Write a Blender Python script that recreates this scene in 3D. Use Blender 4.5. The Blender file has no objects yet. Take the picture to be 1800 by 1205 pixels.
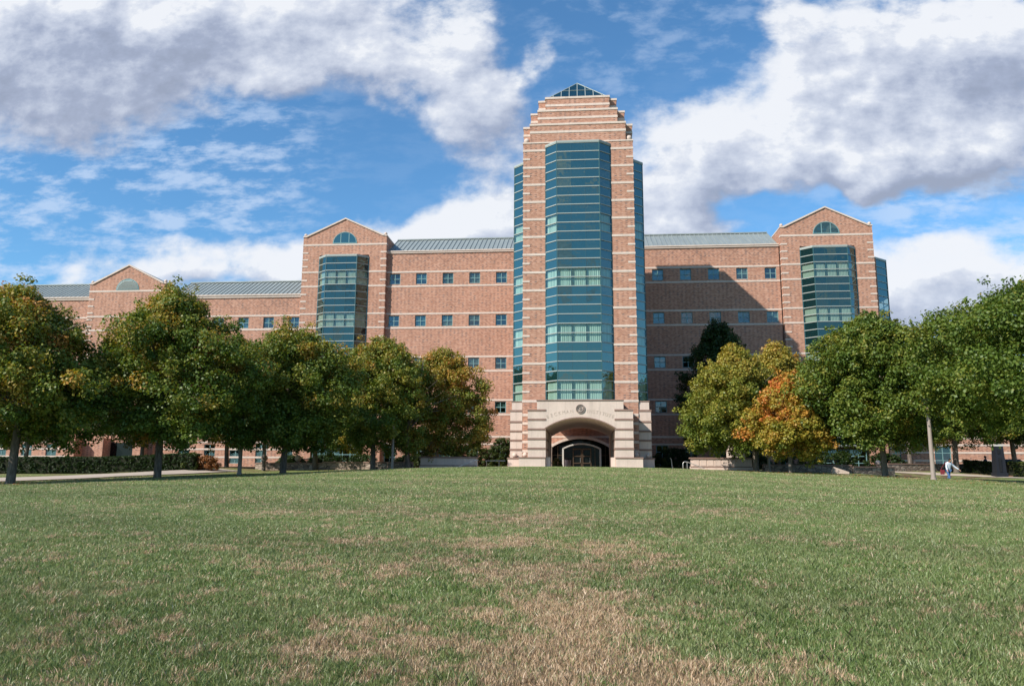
import bpy, bmesh, math, random
import numpy as np
from mathutils import Vector, Matrix
R = math.radians
random.seed(7); rng = np.random.default_rng(11)
scene = bpy.context.scene
col = scene.collection

# ------------------------------------------------------------------ camera
EYE = Vector((0, 0, 1.6))
pitch = math.atan(233/1373.0); yaw = R(-5.007); roll = R(0.33)
F = Vector((math.sin(yaw)*math.cos(pitch), math.cos(yaw)*math.cos(pitch), math.sin(pitch)))
Rt = F.cross(Vector((0, 0, 1))).normalized(); Up = Rt.cross(F)
R2 = Rt*math.cos(roll) + Up*math.sin(roll); U2 = Up*math.cos(roll) - Rt*math.sin(roll)
cam_d = bpy.data.cameras.new('camera'); cam = bpy.data.objects.new('camera', cam_d); col.objects.link(cam)
m = Matrix((R2, U2, -F)).transposed().to_4x4(); m.translation = EYE; cam.matrix_world = m
cam_d.sensor_width = 36; cam_d.lens = 1373/1800*36; cam_d.clip_end = 6000; cam_d.clip_start = .1
scene.camera = cam
scene.view_settings.view_transform = 'Standard'; scene.view_settings.look = 'None'
scene.view_settings.exposure = 0.35; scene.view_settings.gamma = 1

# ------------------------------------------------------------------ sun and sky
SUN_AZ = 48.3; SUN_EL = 36.7            # azimuth left of the facade's normal, seen from the camera
sdir = Vector((-math.sin(R(SUN_AZ))*math.cos(R(SUN_EL)), -math.cos(R(SUN_AZ))*math.cos(R(SUN_EL)), math.sin(R(SUN_EL))))
sl = bpy.data.lights.new('sun', 'SUN'); sl.energy = 5.0; sl.angle = R(.53); sl.color = (1, .94, .85)
so = bpy.data.objects.new('sun', sl); col.objects.link(so); so.location = (-60, -60, 80)
so.rotation_euler = sdir.to_track_quat('Z', 'Y').to_euler()

class NT:
    def __init__(s, nt): s.nt = nt; s.n = nt.nodes; s.l = nt.links
    def node(s, t, **k):
        n = s.n.new(t)
        for a, b in k.items(): setattr(n, a, b)
        return n
    def put(s, sock, v):
        if isinstance(v, bpy.types.NodeSocket): s.l.new(v, sock)
        elif v is not None: sock.default_value = v
    def math(s, op, a, b=None, c=None, clamp=False):
        n = s.node('ShaderNodeMath', operation=op, use_clamp=clamp)
        s.put(n.inputs[0], a); s.put(n.inputs[1], b); s.put(n.inputs[2], c)
        return n.outputs[0]
    def vmath(s, op, a, b=None, c=None):
        n = s.node('ShaderNodeVectorMath', operation=op)
        s.put(n.inputs[0], a); s.put(n.inputs[1], b)
        if c is not None: s.put(n.inputs[2], c)
        return n.outputs['Value'] if op in ('DOT_PRODUCT', 'LENGTH') else n.outputs[0]
    def mix(s, f, a, b, blend='MIX'):
        n = s.node('ShaderNodeMix', data_type='RGBA', blend_type=blend)
        s.put(n.inputs[0], f); s.put(n.inputs[6], c4(a)); s.put(n.inputs[7], c4(b))
        return n.outputs[2]
    def noise(s, vec, scale, detail=3, rough=.5, dist=0.0, dim='3D', lac=2.0):
        n = s.node('ShaderNodeTexNoise', noise_dimensions=dim)
        if vec is not None: s.l.new(vec, n.inputs['Vector'])
        n.inputs['Scale'].default_value = scale; n.inputs['Detail'].default_value = detail
        n.inputs['Roughness'].default_value = rough; n.inputs['Distortion'].default_value = dist
        n.inputs['Lacunarity'].default_value = lac
        return n.outputs[0]
    def ramp(s, f, stops, mode='LINEAR'):
        n = s.node('ShaderNodeValToRGB'); n.color_ramp.interpolation = mode
        e = n.color_ramp.elements
        while len(e) < len(stops): e.new(.5)
        for i, (p, c) in enumerate(stops): e[i].position = p; e[i].color = c4(c)
        s.put(n.inputs[0], f); return n.outputs[0]
    def smooth(s, x, a, b):
        n = s.node('ShaderNodeMapRange', interpolation_type='SMOOTHSTEP')
        s.put(n.inputs[0], x); n.inputs[1].default_value = a; n.inputs[2].default_value = b
        return n.outputs[0]
    def comb(s, x, y, z):
        n = s.node('ShaderNodeCombineXYZ'); s.put(n.inputs[0], x); s.put(n.inputs[1], y); s.put(n.inputs[2], z); return n.outputs[0]
    def sep(s, v):
        n = s.node('ShaderNodeSeparateXYZ'); s.l.new(v, n.inputs[0]); return n.outputs
def c4(c):
    if isinstance(c, (tuple, list)) and len(c) == 3: return (c[0], c[1], c[2], 1)
    return c

def pix_dir(x, y):
    d = F*1373 + R2*(x-900) - U2*(y-602.5)
    return d.x/d.y, d.z/d.y

world = bpy.data.worlds.new('World'); scene.world = world; world.use_nodes = True
W = NT(world.node_tree); W.n.clear()
out = W.node('ShaderNodeOutputWorld'); bg = W.node('ShaderNodeBackground')
SKY = .1; bg.inputs[1].default_value = SKY
W.l.new(bg.outputs[0], out.inputs[0])
sky = W.node('ShaderNodeTexSky', sky_type='NISHITA'); sky.sun_disc = False
sky.sun_elevation = R(SUN_EL); sky.sun_rotation = R(180+SUN_AZ); sky.air_density = 1.0; sky.dust_density = .3; sky.ozone_density = 3.0
tc = W.node('ShaderNodeTexCoord'); dx, dy, dz = W.sep(tc.outputs['Generated'])
ady = W.math('MAXIMUM', W.math('ABSOLUTE', dy), .22)
side = W.math('MULTIPLY', W.math('SUBTRACT', .5, W.math('GREATER_THAN', dy, 0)), .24)   # clouds behind the viewer sit elsewhere
gu = W.math('ADD', W.math('DIVIDE', dx, ady), W.math('MAXIMUM', side, 0)); gv = W.math('DIVIDE', dz, ady)
GUV = W.comb(gu, gv, 0)
# cloud masses of this sky: centre x, y, radius x, y (as seen in the picture, turned into directions), weight
BL = [(40, 90, 360, 165, 1.5), (430, 20, 430, 110, 1.4), (610, 130, 300, 62, 1.0), (810, 215, 130, 95, 1.15), (880, 110, 90, 120, .65), (250, 190, 90, 50, .5),
      (870, 375, 170, 70, 1.5), (720, 405, 120, 40, 1.2), (520, 450, 110, 62, 1.5), (350, 470, 160, 44, 1.1), (120, 486, 90, 30, 1.0),
      (1180, 280, 130, 110, 1.4), (1160, 390, 110, 60, 1.2), (1280, 400, 70, 30, .8), (1420, 215, 220, 105, 1.35), (1660, 190, 260, 125, 1.4), (1360, 40, 90, 60, .9), (1500, 60, 160, 60, .8),
      (1730, 50, 170, 90, 1.2), (1600, 280, 230, 34, .7), (1700, 500, 220, 100, 1.7), (1600, 560, 80, 50, .8), (1480, 300, 160, 44, .7),
      (450, 235, 170, 66, -1.2), (620, 290, 130, 56, -1.2), (540, 350, 200, 50, -.9), (1080, 80, 140, 110, -1.3), (1040, 5, 110, 50, -.5), (1230, 100, 70, 70, -.7),
      (1330, 350, 70, 16, -.5), (1440, 355, 120, 24, -1.1), (200, 330, 280, 60, -.9), (1640, 370, 170, 46, -1.0), (60, 430, 170, 36, -.5)]
def cloud_field(name, detail):
    g = bpy.data.node_groups.new(name, 'ShaderNodeTree')
    g.interface.new_socket('V', in_out='INPUT', socket_type='NodeSocketVector')
    g.interface.new_socket('D', in_out='OUTPUT', socket_type='NodeSocketFloat')
    g.interface.new_socket('W', in_out='OUTPUT', socket_type='NodeSocketFloat')
    G = NT(g); gi = G.node('NodeGroupInput'); go = G.node('NodeGroupOutput')
    v = gi.outputs[0]
    # warp so that the masses get ragged outlines
    wn = G.node('ShaderNodeTexNoise', noise_dimensions='2D'); G.l.new(v, wn.inputs['Vector']); wn.inputs['Scale'].default_value = 6; wn.inputs['Detail'].default_value = 4
    wv = G.vmath('MULTIPLY', G.vmath('SUBTRACT', wn.outputs['Color'], (.5, .5, .5)), (.16, .12, 0))
    vw = G.vmath('ADD', v, wv)
    tot = None
    for (x, y, rx, ry, a) in BL:
        u0, v0 = pix_dir(x, y); u1, _ = pix_dir(x+rx, y); _, v1 = pix_dir(x, y-ry)
        d = G.vmath('MULTIPLY', G.vmath('SUBTRACT', vw, (u0, v0, 0)), (1/abs(u1-u0), 1/abs(v1-v0), 0))
        e = G.math('POWER', .36788, G.vmath('DOT_PRODUCT', d, d))
        tot = G.math('MULTIPLY_ADD', e, a*.8, tot if tot is not None else 0.0)
    sc = G.vmath('MULTIPLY', v, (1, 1.5, 1))
    n1 = G.noise(sc, 7.5, detail, .6, .05, '2D')
    n0 = G.noise(sc, 26, 5, .6, .1, '2D')
    dd = G.math('MULTIPLY_ADD', G.math('SUBTRACT', n1, .5), 2.0, tot)
    dd = G.math('MULTIPLY_ADD', G.math('SUBTRACT', n0, .5), .5, dd)
    G.l.new(G.math('SUBTRACT', dd, .30), go.inputs[0]); G.l.new(tot, go.inputs[1])
    return g
cg = cloud_field('cloud_field', 7)
def cf(off):
    n = W.node('ShaderNodeGroup'); n.node_tree = cg
    W.l.new(W.vmath('ADD', GUV, off), n.inputs[0]); return n.outputs
D0, W0 = cf((0, 0, 0)); D1, W1 = cf((-.030, .050, 0)); D2, W2 = cf((-.012, .018, 0))
back = W.math('LESS_THAN', dy, 0)
alpha = W.math('MULTIPLY', W.smooth(D0, -.18, .70), W.math('SUBTRACT', 1.0, W.math('MULTIPLY', back, W.math('MULTIPLY_ADD', W.math('MULTIPLY', W.math('LESS_THAN', W.math('ABSOLUTE', dx), .45), W.math('LESS_THAN', gv, .55)), -.6, .85))))
alpha = W.math('MULTIPLY', alpha, W.math('SUBTRACT', 1, W.math('MULTIPLY', W.smooth(gv, .75, 1.2), .95)))
bkn = W.noise(W.vmath('MULTIPLY', GUV, (1, 2.0, 1)), 10, 6, .6, .3, '2D')
alpha = W.mix(W.math('MULTIPLY', back, W.math('LESS_THAN', W.math('ABSOLUTE', dx), .45)), alpha, W.math('MULTIPLY', W.smooth(bkn, .50, .62), W.math('SUBTRACT', .8, W.smooth(gv, .5, .8))))
alpha = W.math('MULTIPLY', alpha, 1.0, clamp=True)
thick = W.smooth(D0, .25, 1.35)
rim = W.math('ADD', W.math('MULTIPLY', W.math('SUBTRACT', D0, D1), .55), W.math('MULTIPLY', W.math('SUBTRACT', D0, D2), .45))
SH = [(60, 130, 260, 130, .9), (330, 40, 130, 60, .35), (760, 250, 170, 60, .55), (860, 400, 110, 40, .4), (1190, 350, 130, 60, .8), (1130, 300, 60, 50, .3), (1480, 170, 120, 45, .45), (1700, 130, 200, 90, .75), (1500, 20, 160, 40, .4), (1640, 290, 150, 30, .5), (1700, 560, 160, 50, .8), (340, 490, 130, 30, .6)]
shd = 0.0
for (x, y, rx, ry, a) in SH:
    u0, v0 = pix_dir(x, y); u1, _ = pix_dir(x+rx, y); _, v1 = pix_dir(x, y-ry)
    d_ = W.vmath('MULTIPLY', W.vmath('SUBTRACT', GUV, (u0, v0, 0)), (1/abs(u1-u0), 1/abs(v1-v0), 0)); shd = W.math('MULTIPLY_ADD', W.math('POWER', .36788, W.vmath('DOT_PRODUCT', d_, d_)), a, shd)
lum = W.math('SUBTRACT', W.math('ADD', W.math('ADD', .77, W.math('MULTIPLY', W.math('SUBTRACT', W.noise(W.vmath('MULTIPLY', GUV, (1, 1.5, 1)), 9, 6, .62, .1, '2D'), .5), .8)), W.math('MULTIPLY', rim, .9)), W.math('ADD', W.math('MULTIPLY', thick, .13), W.math('MULTIPLY', shd, .34)), clamp=True)
ccol = W.ramp(lum, [(.0, (.27, .31, .41)), (.25, (.31, .355, .47)), (.5, (.42, .465, .57)), (.75, (.53, .57, .66)), (.92, (.63, .66, .72)), (1, (.70, .72, .76))])
# thin high streaks
st = W.vmath('MULTIPLY', GUV, (1.3, 3.6, 1)); stn = W.noise(W.vmath('ADD', st, (0, 0, 0)), 8.5, 6, .62, .05, '2D')
stl = W.noise(GUV, 2.3, 2, .5, 0, '2D')
low = W.math('MULTIPLY', W.smooth(gv, .06, .2), W.math('SUBTRACT', 1, W.smooth(gv, .45, .62)))
leftw = W.math('MAXIMUM', W.math('SUBTRACT', 1, W.smooth(gu, -.45, -.28)), W.smooth(gu, .28, .42))
streak = W.math('MULTIPLY', W.smooth(stn, .42, .68), W.math('MULTIPLY', W.math('MULTIPLY_ADD', leftw, .55, .06), low))
streak2 = W.math('MULTIPLY', W.math('MULTIPLY', W.smooth(W.noise(W.vmath('MULTIPLY', GUV, (1, 2, 1)), 14, 6, .6, .1, '2D'), .45, .75), W.smooth(gu, -.12, -.02)), .28)
streak = W.math('MAXIMUM', streak, streak2)
skyc = W.mix(1.0, sky.outputs[0], (.80, 1.24, 1.42), 'MULTIPLY')
hz = W.math('SUBTRACT', 1, W.smooth(gv, -.02, .30))
skyc = W.mix(W.math('MULTIPLY', hz, .5), skyc, (2.6, 4.1, 5.6))
c1 = W.mix(streak, skyc, tuple(x/SKY for x in (.52, .62, .78)))
cc10 = W.mix(1.0, ccol, (1/SKY,)*3, 'MULTIPLY')
cfin = W.mix(W.math('MULTIPLY', alpha, .97), c1, cc10)
W.l.new(cfin, bg.inputs[0])

# ------------------------------------------------------------------ helpers
def tag(o, label=None, cat=None, group=None, kind=None):
    if label: o['label'] = label
    if cat: o['category'] = cat
    if group: o['group'] = group
    if kind: o['kind'] = kind
    return o
def empty(name, loc, label, cat, group=None, rz=0):
    o = bpy.data.objects.new(name, None); col.objects.link(o); o.location = loc; o.rotation_euler = (0, 0, rz)
    o.empty_display_size = .2
    return tag(o, label, cat, group)
class MB:
    def __init__(s): s.v = []; s.f = []; s.sm = []
    def add(s, vs, fs, smooth=False):
        n = len(s.v); s.v += [tuple(v) for v in vs]; s.f += [tuple(i+n for i in f) for f in fs]; s.sm += [smooth]*len(fs); return s
    def box(s, x0, x1, y0, y1, z0, z1):
        return s.add([(x0,y0,z0),(x1,y0,z0),(x1,y1,z0),(x0,y1,z0),(x0,y0,z1),(x1,y0,z1),(x1,y1,z1),(x0,y1,z1)],
            [(0,3,2,1),(4,5,6,7),(0,1,5,4),(1,2,6,5),(2,3,7,6),(3,0,4,7)])
    def prism(s, poly, z0, z1):                     # plan polygon, counter-clockwise
        n = len(poly); vs = [(x,y,z0) for x,y in poly]+[(x,y,z1) for x,y in poly]
        return s.add(vs, [tuple(range(n))[::-1], tuple(range(n, 2*n))]+[(i,(i+1)%n,n+(i+1)%n,n+i) for i in range(n)])
    def slab(s, poly, y0, y1):                      # elevation polygon (x,z) clockwise or not, given thickness in y
        n = len(poly); vs = [(x,y0,z) for x,z in poly]+[(x,y1,z) for x,z in poly]
        return s.add(vs, [tuple(range(n)), tuple(range(n, 2*n))[::-1]]+[(i,n+i,n+(i+1)%n,(i+1)%n) for i in range(n)])
    def tube(s, pts, rads, n=8, cap=True, smooth=True):
        vs = []; fs = []; P = [Vector(p) for p in pts]
        for i, p in enumerate(P):
            t = (P[min(i+1, len(P)-1)]-P[max(i-1, 0)]).normalized()
            a = t.cross(Vector((0, 1, .01)) if abs(t.y) < .9 else Vector((1, 0, 0))).normalized(); b = t.cross(a)
            for k in range(n):
                an = 2*math.pi*k/n; vs.append(p + (a*math.cos(an)+b*math.sin(an))*rads[i])
        for i in range(len(P)-1):
            for k in range(n):
                fs.append((i*n+k, (i+1)*n+k, (i+1)*n+(k+1)%n, i*n+(k+1)%n))
        s.add(vs, fs, smooth)
        if cap: s.add([vs[k] for k in range(n)]+[vs[-n+k] for k in range(n)], [tuple(range(n)), tuple(range(n, 2*n))[::-1]])
        return s
    def ball(s, c, r, nu=16, nv=10, sz=1.0):
        vs = [(c[0], c[1], c[2]-r*sz)]; fs = []
        for j in range(1, nv):
            th = math.pi*j/nv
            for i in range(nu):
                ph = 2*math.pi*i/nu; vs.append((c[0]+r*math.sin(th)*math.cos(ph), c[1]+r*math.sin(th)*math.sin(ph), c[2]-r*sz*math.cos(th)))
        vs.append((c[0], c[1], c[2]+r*sz)); T = len(vs)-1
        for i in range(nu):
            fs.append((0, 1+(i+1)%nu, 1+i)); fs.append((T, T-nu+i, T-nu+(i+1)%nu))
            for j in range(nv-2): a = 1+j*nu; fs.append((a+i, a+(i+1)%nu, a+nu+(i+1)%nu, a+nu+i))
        return s.add(vs, fs, True)
    def build(s, name, mat, parent=None):
        me = bpy.data.meshes.new(name); me.from_pydata(s.v, [], s.f); me.polygons.foreach_set('use_smooth', s.sm)
        me.materials.append(mat); me.update()
        bm = bmesh.new(); bm.from_mesh(me); bmesh.ops.recalc_face_normals(bm, faces=bm.faces); bm.to_mesh(me); bm.free()
        o = bpy.data.objects.new(name, me); col.objects.link(o)
        if parent is not None:
            o.parent = parent
            p = parent; off = Vector((0, 0, 0))
            while p is not None: off += p.location; p = p.parent
            if parent.rotation_euler.z == 0 and off.length > 0 and not s.__dict__.get('local'):
                me.transform(Matrix.Translation(-off))
        return o
def npmesh(name, verts, k, mat, parent=None, attr=None, sizes=None):
    """verts (N,3) laid out as faces of k vertices each"""
    n = len(verts); nf = n//k
    me = bpy.data.meshes.new(name); me.vertices.add(n); me.vertices.foreach_set('co', verts.astype(np.float32).ravel())
    me.loops.add(n); me.loops.foreach_set('vertex_index', np.arange(n, dtype=np.int32))
    me.polygons.add(nf); me.polygons.foreach_set('loop_start', np.arange(0, n, k, dtype=np.int32))
    if attr is not None:
        a = me.attributes.new('tint', 'FLOAT', 'FACE'); a.data.foreach_set('value', attr.astype(np.float32))
    me.materials.append(mat); me.update(calc_edges=True)
    o = bpy.data.objects.new(name, me); col.objects.link(o)
    if parent is not None: o.parent = parent
    return o

# ------------------------------------------------------------------ materials
def mat(name):
    m = bpy.data.materials.new(name); m.use_nodes = True; N = NT(m.node_tree); N.n.clear()
    o = N.node('ShaderNodeOutputMaterial'); return m, N, o
def pbr(N, o, colr, rough=.8, spec=.3, metal=0, bump=None, bs=.3, bd=.02):
    p = N.node('ShaderNodeBsdfPrincipled'); N.put(p.inputs['Base Color'], c4(colr)); N.put(p.inputs['Roughness'], rough)
    N.put(p.inputs['Specular IOR Level'], spec); N.put(p.inputs['Metallic'], metal)
    if bump is not None:
        b = N.node('ShaderNodeBump'); N.put(b.inputs['Height'], bump); b.inputs['Strength'].default_value = bs; b.inputs['Distance'].default_value = bd
        N.l.new(b.outputs[0], p.inputs['Normal'])
    N.l.new(p.outputs[0], o.inputs[0]); return p
def simple(name, colr, rough=.7, var=.12, scale=3.0, spec=.3, metal=0, bs=.15):
    m, N, o = mat(name); g = N.node('ShaderNodeNewGeometry'); n = N.noise(g.outputs['Position'], scale, 5, .6)
    f = N.math('MULTIPLY_ADD', N.math('SUBTRACT', n, .5), var*4, 1.0)
    c = N.mix(1, c4(colr), N.comb(f, f, f), 'MULTIPLY')
    pbr(N, o, c, rough, spec, metal, n, bs, .02); return m
def brick_mat(name, diamonds=0):
    m, N, o = mat(name); g = N.node('ShaderNodeNewGeometry'); x, y, z = N.sep(g.outputs['Position']); nx, ny, nz = N.sep(g.outputs['True Normal'])
    sel = N.math('GREATER_THAN', N.math('ABSOLUTE', nx), .6)
    u = N.math('MULTIPLY_ADD', sel, N.math('SUBTRACT', y, x), x)
    bw, bh = .20, .09
    row = N.math('FLOOR', N.math('DIVIDE', z, bh))
    uo = N.math('DIVIDE', N.math('MULTIPLY_ADD', N.math('MODULO', row, 2), bw*.5, u), bw)
    ci = N.math('FLOOR', uo)
    wn = N.node('ShaderNodeTexWhiteNoise', noise_dimensions='2D'); N.l.new(N.comb(ci, row, 0), wn.inputs['Vector'])
    rnd = wn.outputs['Value']
    # regular darker headers in a diaper
    odd = N.math('GREATER_THAN', N.math('MODULO', row, 2), .5)
    alt = N.math('GREATER_THAN', N.math('MODULO', N.math('ADD', ci, 4000), 2), .5)
    hd = N.math('MULTIPLY', odd, alt)
    big = N.noise(g.outputs['Position'], .35, 4, .6)
    v = N.math('ADD', N.math('MULTIPLY', rnd, .62), N.math('MULTIPLY', hd, .33))
    v = N.math('ADD', v, N.math('MULTIPLY', N.math('SUBTRACT', big, .5), .20))
    c = N.ramp(v, [(0, (.51, .275, .19)), (.26, (.455, .222, .145)), (.50, (.39, .18, .112)), (.72, (.295, .13, .086)), (.88, (.19, .115, .095)), (1.0, (.15, .10, .09))])
    # mortar
    fu = N.math('FRACT', uo); fz = N.math('FRACT', N.math('DIVIDE', z, bh))
    mo = N.math('MAXIMUM', N.math('LESS_THAN', fu, .05), N.math('LESS_THAN', fz, .13))
    c = N.mix(mo, c, (.42, .33, .27))
    if diamonds:
        a = N.math('PINGPONG', N.math('DIVIDE', u, .62), 1); 
        lines = None
        for z0 in diamonds:
            b = N.math('DIVIDE', N.math('ABSOLUTE', N.math('SUBTRACT', z, z0)), .55)
            d = N.math('ABSOLUTE', N.math('SUBTRACT', N.math('ADD', a, b), 1.0))
            e = N.math('LESS_THAN', d, .13); e = N.math('MULTIPLY', e, N.math('LESS_THAN', b, 1))
            lines = e if lines is None else N.math('MAXIMUM', lines, e)
        c = N.mix(N.math('MULTIPLY', lines, .32), c, (.14, .09, .08))
    w = N.noise(N.vmath('MULTIPLY', g.outputs['Position'], (1, 1, .25)), .9, 4, .6)
    f = N.math('MULTIPLY_ADD', N.math('SUBTRACT', w, .5), .35, 1)
    c = N.mix(1, c, N.comb(f, f, f), 'MULTIPLY')
    pbr(N, o, c, .88, .2, 0, N.math('SUBTRACT', 1, mo), .35, .01); return m
M = {}
M['brick'] = brick_mat('brick')
M['brickd'] = brick_mat('brick_with_diamond_courses', (23.75,))
M['bricklow'] = brick_mat('brick_with_low_diamond_course', (19.2,))
def stone_mat(name, base, joint=True, sc=1.3):
    m, N, o = mat(name); g = N.node('ShaderNodeNewGeometry'); P = g.outputs['Position']
    n = N.noise(N.vmath('MULTIPLY', P, (1, 1, .35)), sc, 6, .65); n2 = N.noise(P, 9, 4, .6)
    f = N.math('ADD', N.math('MULTIPLY_ADD', N.math('SUBTRACT', n, .5), .5, 1), N.math('MULTIPLY', N.math('SUBTRACT', n2, .5), .18))
    c = N.mix(1, base, N.comb(f, N.math('MULTIPLY', f, .995), N.math('MULTIPLY', f, .98)), 'MULTIPLY')
    st = N.noise(N.vmath('MULTIPLY', P, (2.2, 2.2, .22)), 1.6, 5, .65); c = N.mix(N.math('MULTIPLY', N.smooth(st, .52, .75), .35), c, (.34, .28, .235))
    if joint:
        x, y, z = N.sep(P); j = N.math('LESS_THAN', N.math('FRACT', N.math('DIVIDE', N.math('ADD', x, y), .62)), .02)
        c = N.mix(N.math('MULTIPLY', j, .4), c, (.25, .2, .17))
    pbr(N, o, c, .85, .25, 0, n2, .15, .01); return m
M['stone'] = stone_mat('limestone', (.585, .47, .405))
M['band'] = stone_mat('limestone_band', (.60, .49, .42))
M['joint'] = stone_mat('brown_stone_joint', (.24, .155, .125), False)
M['rubble'] = None
M['frame'] = simple('teal_painted_metal', (.17, .29, .29), .45, .05, 5)
M['mull'] = simple('pale_grey_mullion', (.33, .36, .33), .4, .05, 5, .5)
M['darkmull'] = simple('dark_teal_mullion', (.03, .09, .10), .4, .05, 5, .5)
M['bronze'] = simple('bronze_frame', (.09, .06, .04), .4, .1, 6, .5, .4)
M['white'] = simple('white_painted_frame', (.50, .48, .44), .5, .04, 4)
M['interior'] = simple('dark_interior', (.02, .025, .025), .9, .05)
M['blind'] = simple('pale_window_blind', (.36, .39, .35), .8, .05)
M['concrete'] = simple('concrete_paving', (.45, .37, .30), .9, .08, 2.5)
M['steel'] = simple('brushed_steel', (.55, .53, .5), .35, .05, 6, .5, .7)
M['pole'] = simple('grey_brown_lamp_post', (.30, .245, .215), .6, .1, 4)
M['dark'] = simple('dark_grey_metal', (.014, .016, .022), .6, .1, 5, .25)
M['black'] = simple('black', (.012, .012, .014), .5, .05)
M['seal'] = simple('dark_bronze_seal', (.25, .195, .165), .55, .2, 9)
M['letter'] = simple('engraved_letter_shade', (.46, .37, .305), .9, .1, 6)
def curtain_mat():
    m, N, o = mat('pale_green_curtain'); g = N.node('ShaderNodeNewGeometry'); x, y, z = N.sep(g.outputs['Position'])
    n = N.noise(N.comb(N.math('MULTIPLY', x, 7), N.math('MULTIPLY', y, 7), N.math('FLOOR', N.math('DIVIDE', z, 1.47))), 1.0, 3, .6)
    c = N.ramp(n, [(.3, (.40, .50, .44)), (.7, (.82, .90, .84))])
    d = N.node('ShaderNodeBsdfDiffuse'); N.l.new(c, d.inputs[0]); t = N.node('ShaderNodeBsdfTranslucent'); N.l.new(c, t.inputs[0])
    s = N.node('ShaderNodeMixShader'); s.inputs[0].default_value = .25; N.l.new(d.outputs[0], s.inputs[1]); N.l.new(t.outputs[0], s.inputs[2]); N.l.new(s.outputs[0], o.inputs[0]); return m
M['curtain'] = curtain_mat()
def glass_mat(name, tint, refl, base, trans=None, wob=.0035):
    m, N, o = mat(name); g = N.node('ShaderNodeNewGeometry')
    n = N.noise(g.outputs['Position'], .9, 2, .5); b = N.node('ShaderNodeBump'); N.l.new(n, b.inputs['Height']); b.inputs['Strength'].default_value = 1; b.inputs['Distance'].default_value = wob*3
    gl = N.node('ShaderNodeBsdfGlossy'); gl.inputs['Color'].default_value = c4(tint); gl.inputs['Roughness'].default_value = .012; N.l.new(b.outputs[0], gl.inputs['Normal'])
    if trans: bs = N.node('ShaderNodeBsdfTransparent'); bs.inputs[0].default_value = c4(trans)
    else: bs = N.node('ShaderNodeBsdfDiffuse'); bs.inputs[0].default_value = c4(base)
    lw = N.node('ShaderNodeLayerWeight'); lw.inputs[0].default_value = .35
    f = N.math('MULTIPLY_ADD', lw.outputs['Facing'], .5, refl, clamp=True)
    s = N.node('ShaderNodeMixShader'); N.l.new(f, s.inputs[0]); N.l.new(bs.outputs[0], s.inputs[1]); N.l.new(gl.outputs[0], s.inputs[2]); N.l.new(s.outputs[0], o.inputs[0]); return m
M['spandrel'] = glass_mat('teal_reflective_glass', (.42, .56, .52), .26, (.005, .032, .033))
M['spandrel_dark'] = glass_mat('dark_teal_reflective_glass', (.38, .54, .52), .16, (.004, .022, .024))
M['vision'] = glass_mat('green_vision_glass', (.5, .66, .66), .10, None, (.78, .90, .84))
M['pane'] = glass_mat('window_pane_glass', (.55, .7, .75), .16, None, (.35, .52, .50))
M['skylight'] = glass_mat('dark_skylight_glass', (.4, .55, .6), .10, (.006, .03, .04))
M['doorglass'] = glass_mat('dark_door_glass', (.30, .30, .30), .03, (.006, .008, .008))
def roof_mat():
    m, N, o = mat('patina_standing_seam_metal'); g = N.node('ShaderNodeNewGeometry'); P = g.outputs['Position']
    n = N.noise(N.vmath('MULTIPLY', P, (3, .4, .4)), 1, 4, .6)
    c = N.ramp(n, [(.3, (.25, .28, .27)), (.7, (.31, .34, .325))]); pbr(N, o, c, .45, .4, .2); return m
M['roof'] = roof_mat()
def bark_mat(name, a, b):
    m, N, o = mat(name); g = N.node('ShaderNodeNewGeometry'); n = N.noise(N.vmath('MULTIPLY', g.outputs['Position'], (9, 9, 1.6)), 1.6, 6, .7, .4)
    c = N.ramp(n, [(.3, a), (.7, b)]); pbr(N, o, c, .95, .1, 0, n, .8, .04); return m
M['bark'] = bark_mat('grey_bark', (.055, .045, .038), (.24, .20, .17))
def leaf_mat(name, stops, trans=.3, gloss=True):
    m, N, o = mat(name); a = N.node('ShaderNodeAttribute'); a.attribute_name = 'tint'
    c = N.ramp(a.outputs['Fac'], stops)
    d = N.node('ShaderNodeBsdfPrincipled'); N.l.new(c, d.inputs['Base Color']); d.inputs['Roughness'].default_value = .5; d.inputs['Specular IOR Level'].default_value = .35 if gloss else .1
    t = N.node('ShaderNodeBsdfTranslucent'); N.l.new(N.mix(1, c, (1.3, 1.25, .5), 'MULTIPLY'), t.inputs[0])
    s = N.node('ShaderNodeMixShader'); s.inputs[0].default_value = trans; N.l.new(d.outputs[0], s.inputs[1]); N.l.new(t.outputs[0], s.inputs[2]); N.l.new(s.outputs[0], o.inputs[0]); return m
M['leaf_green'] = leaf_mat('maple_leaves', [(0, (.055, .10, .015)), (.35, (.11, .165, .025)), (.6, (.21, .22, .035)), (.8, (.38, .26, .05)), (1, (.48, .22, .05))])
M['leaf_yellow'] = leaf_mat('turning_maple_leaves', [(0, (.11, .15, .02)), (.35, (.24, .24, .038)), (.65, (.38, .29, .05)), (1, (.48, .26, .055))])
M['leaf_orange'] = leaf_mat('orange_maple_leaves', [(0, (.13, .16, .02)), (.3, (.28, .25, .035)), (.55, (.44, .27, .045)), (.8, (.54, .21, .045)), (1, (.55, .15, .04))])
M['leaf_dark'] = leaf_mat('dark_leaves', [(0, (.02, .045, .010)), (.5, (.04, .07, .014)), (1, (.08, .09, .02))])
M['leaf_hedge'] = leaf_mat('hedge_leaves', [(0, (.035, .055, .010)), (.5, (.07, .10, .018)), (1, (.15, .16, .035))], .2)
M['leaf_red'] = leaf_mat('red_shrub_leaves', [(0, (.12, .06, .02)), (.5, (.30, .12, .04)), (1, (.45, .20, .08))], .2)

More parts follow.
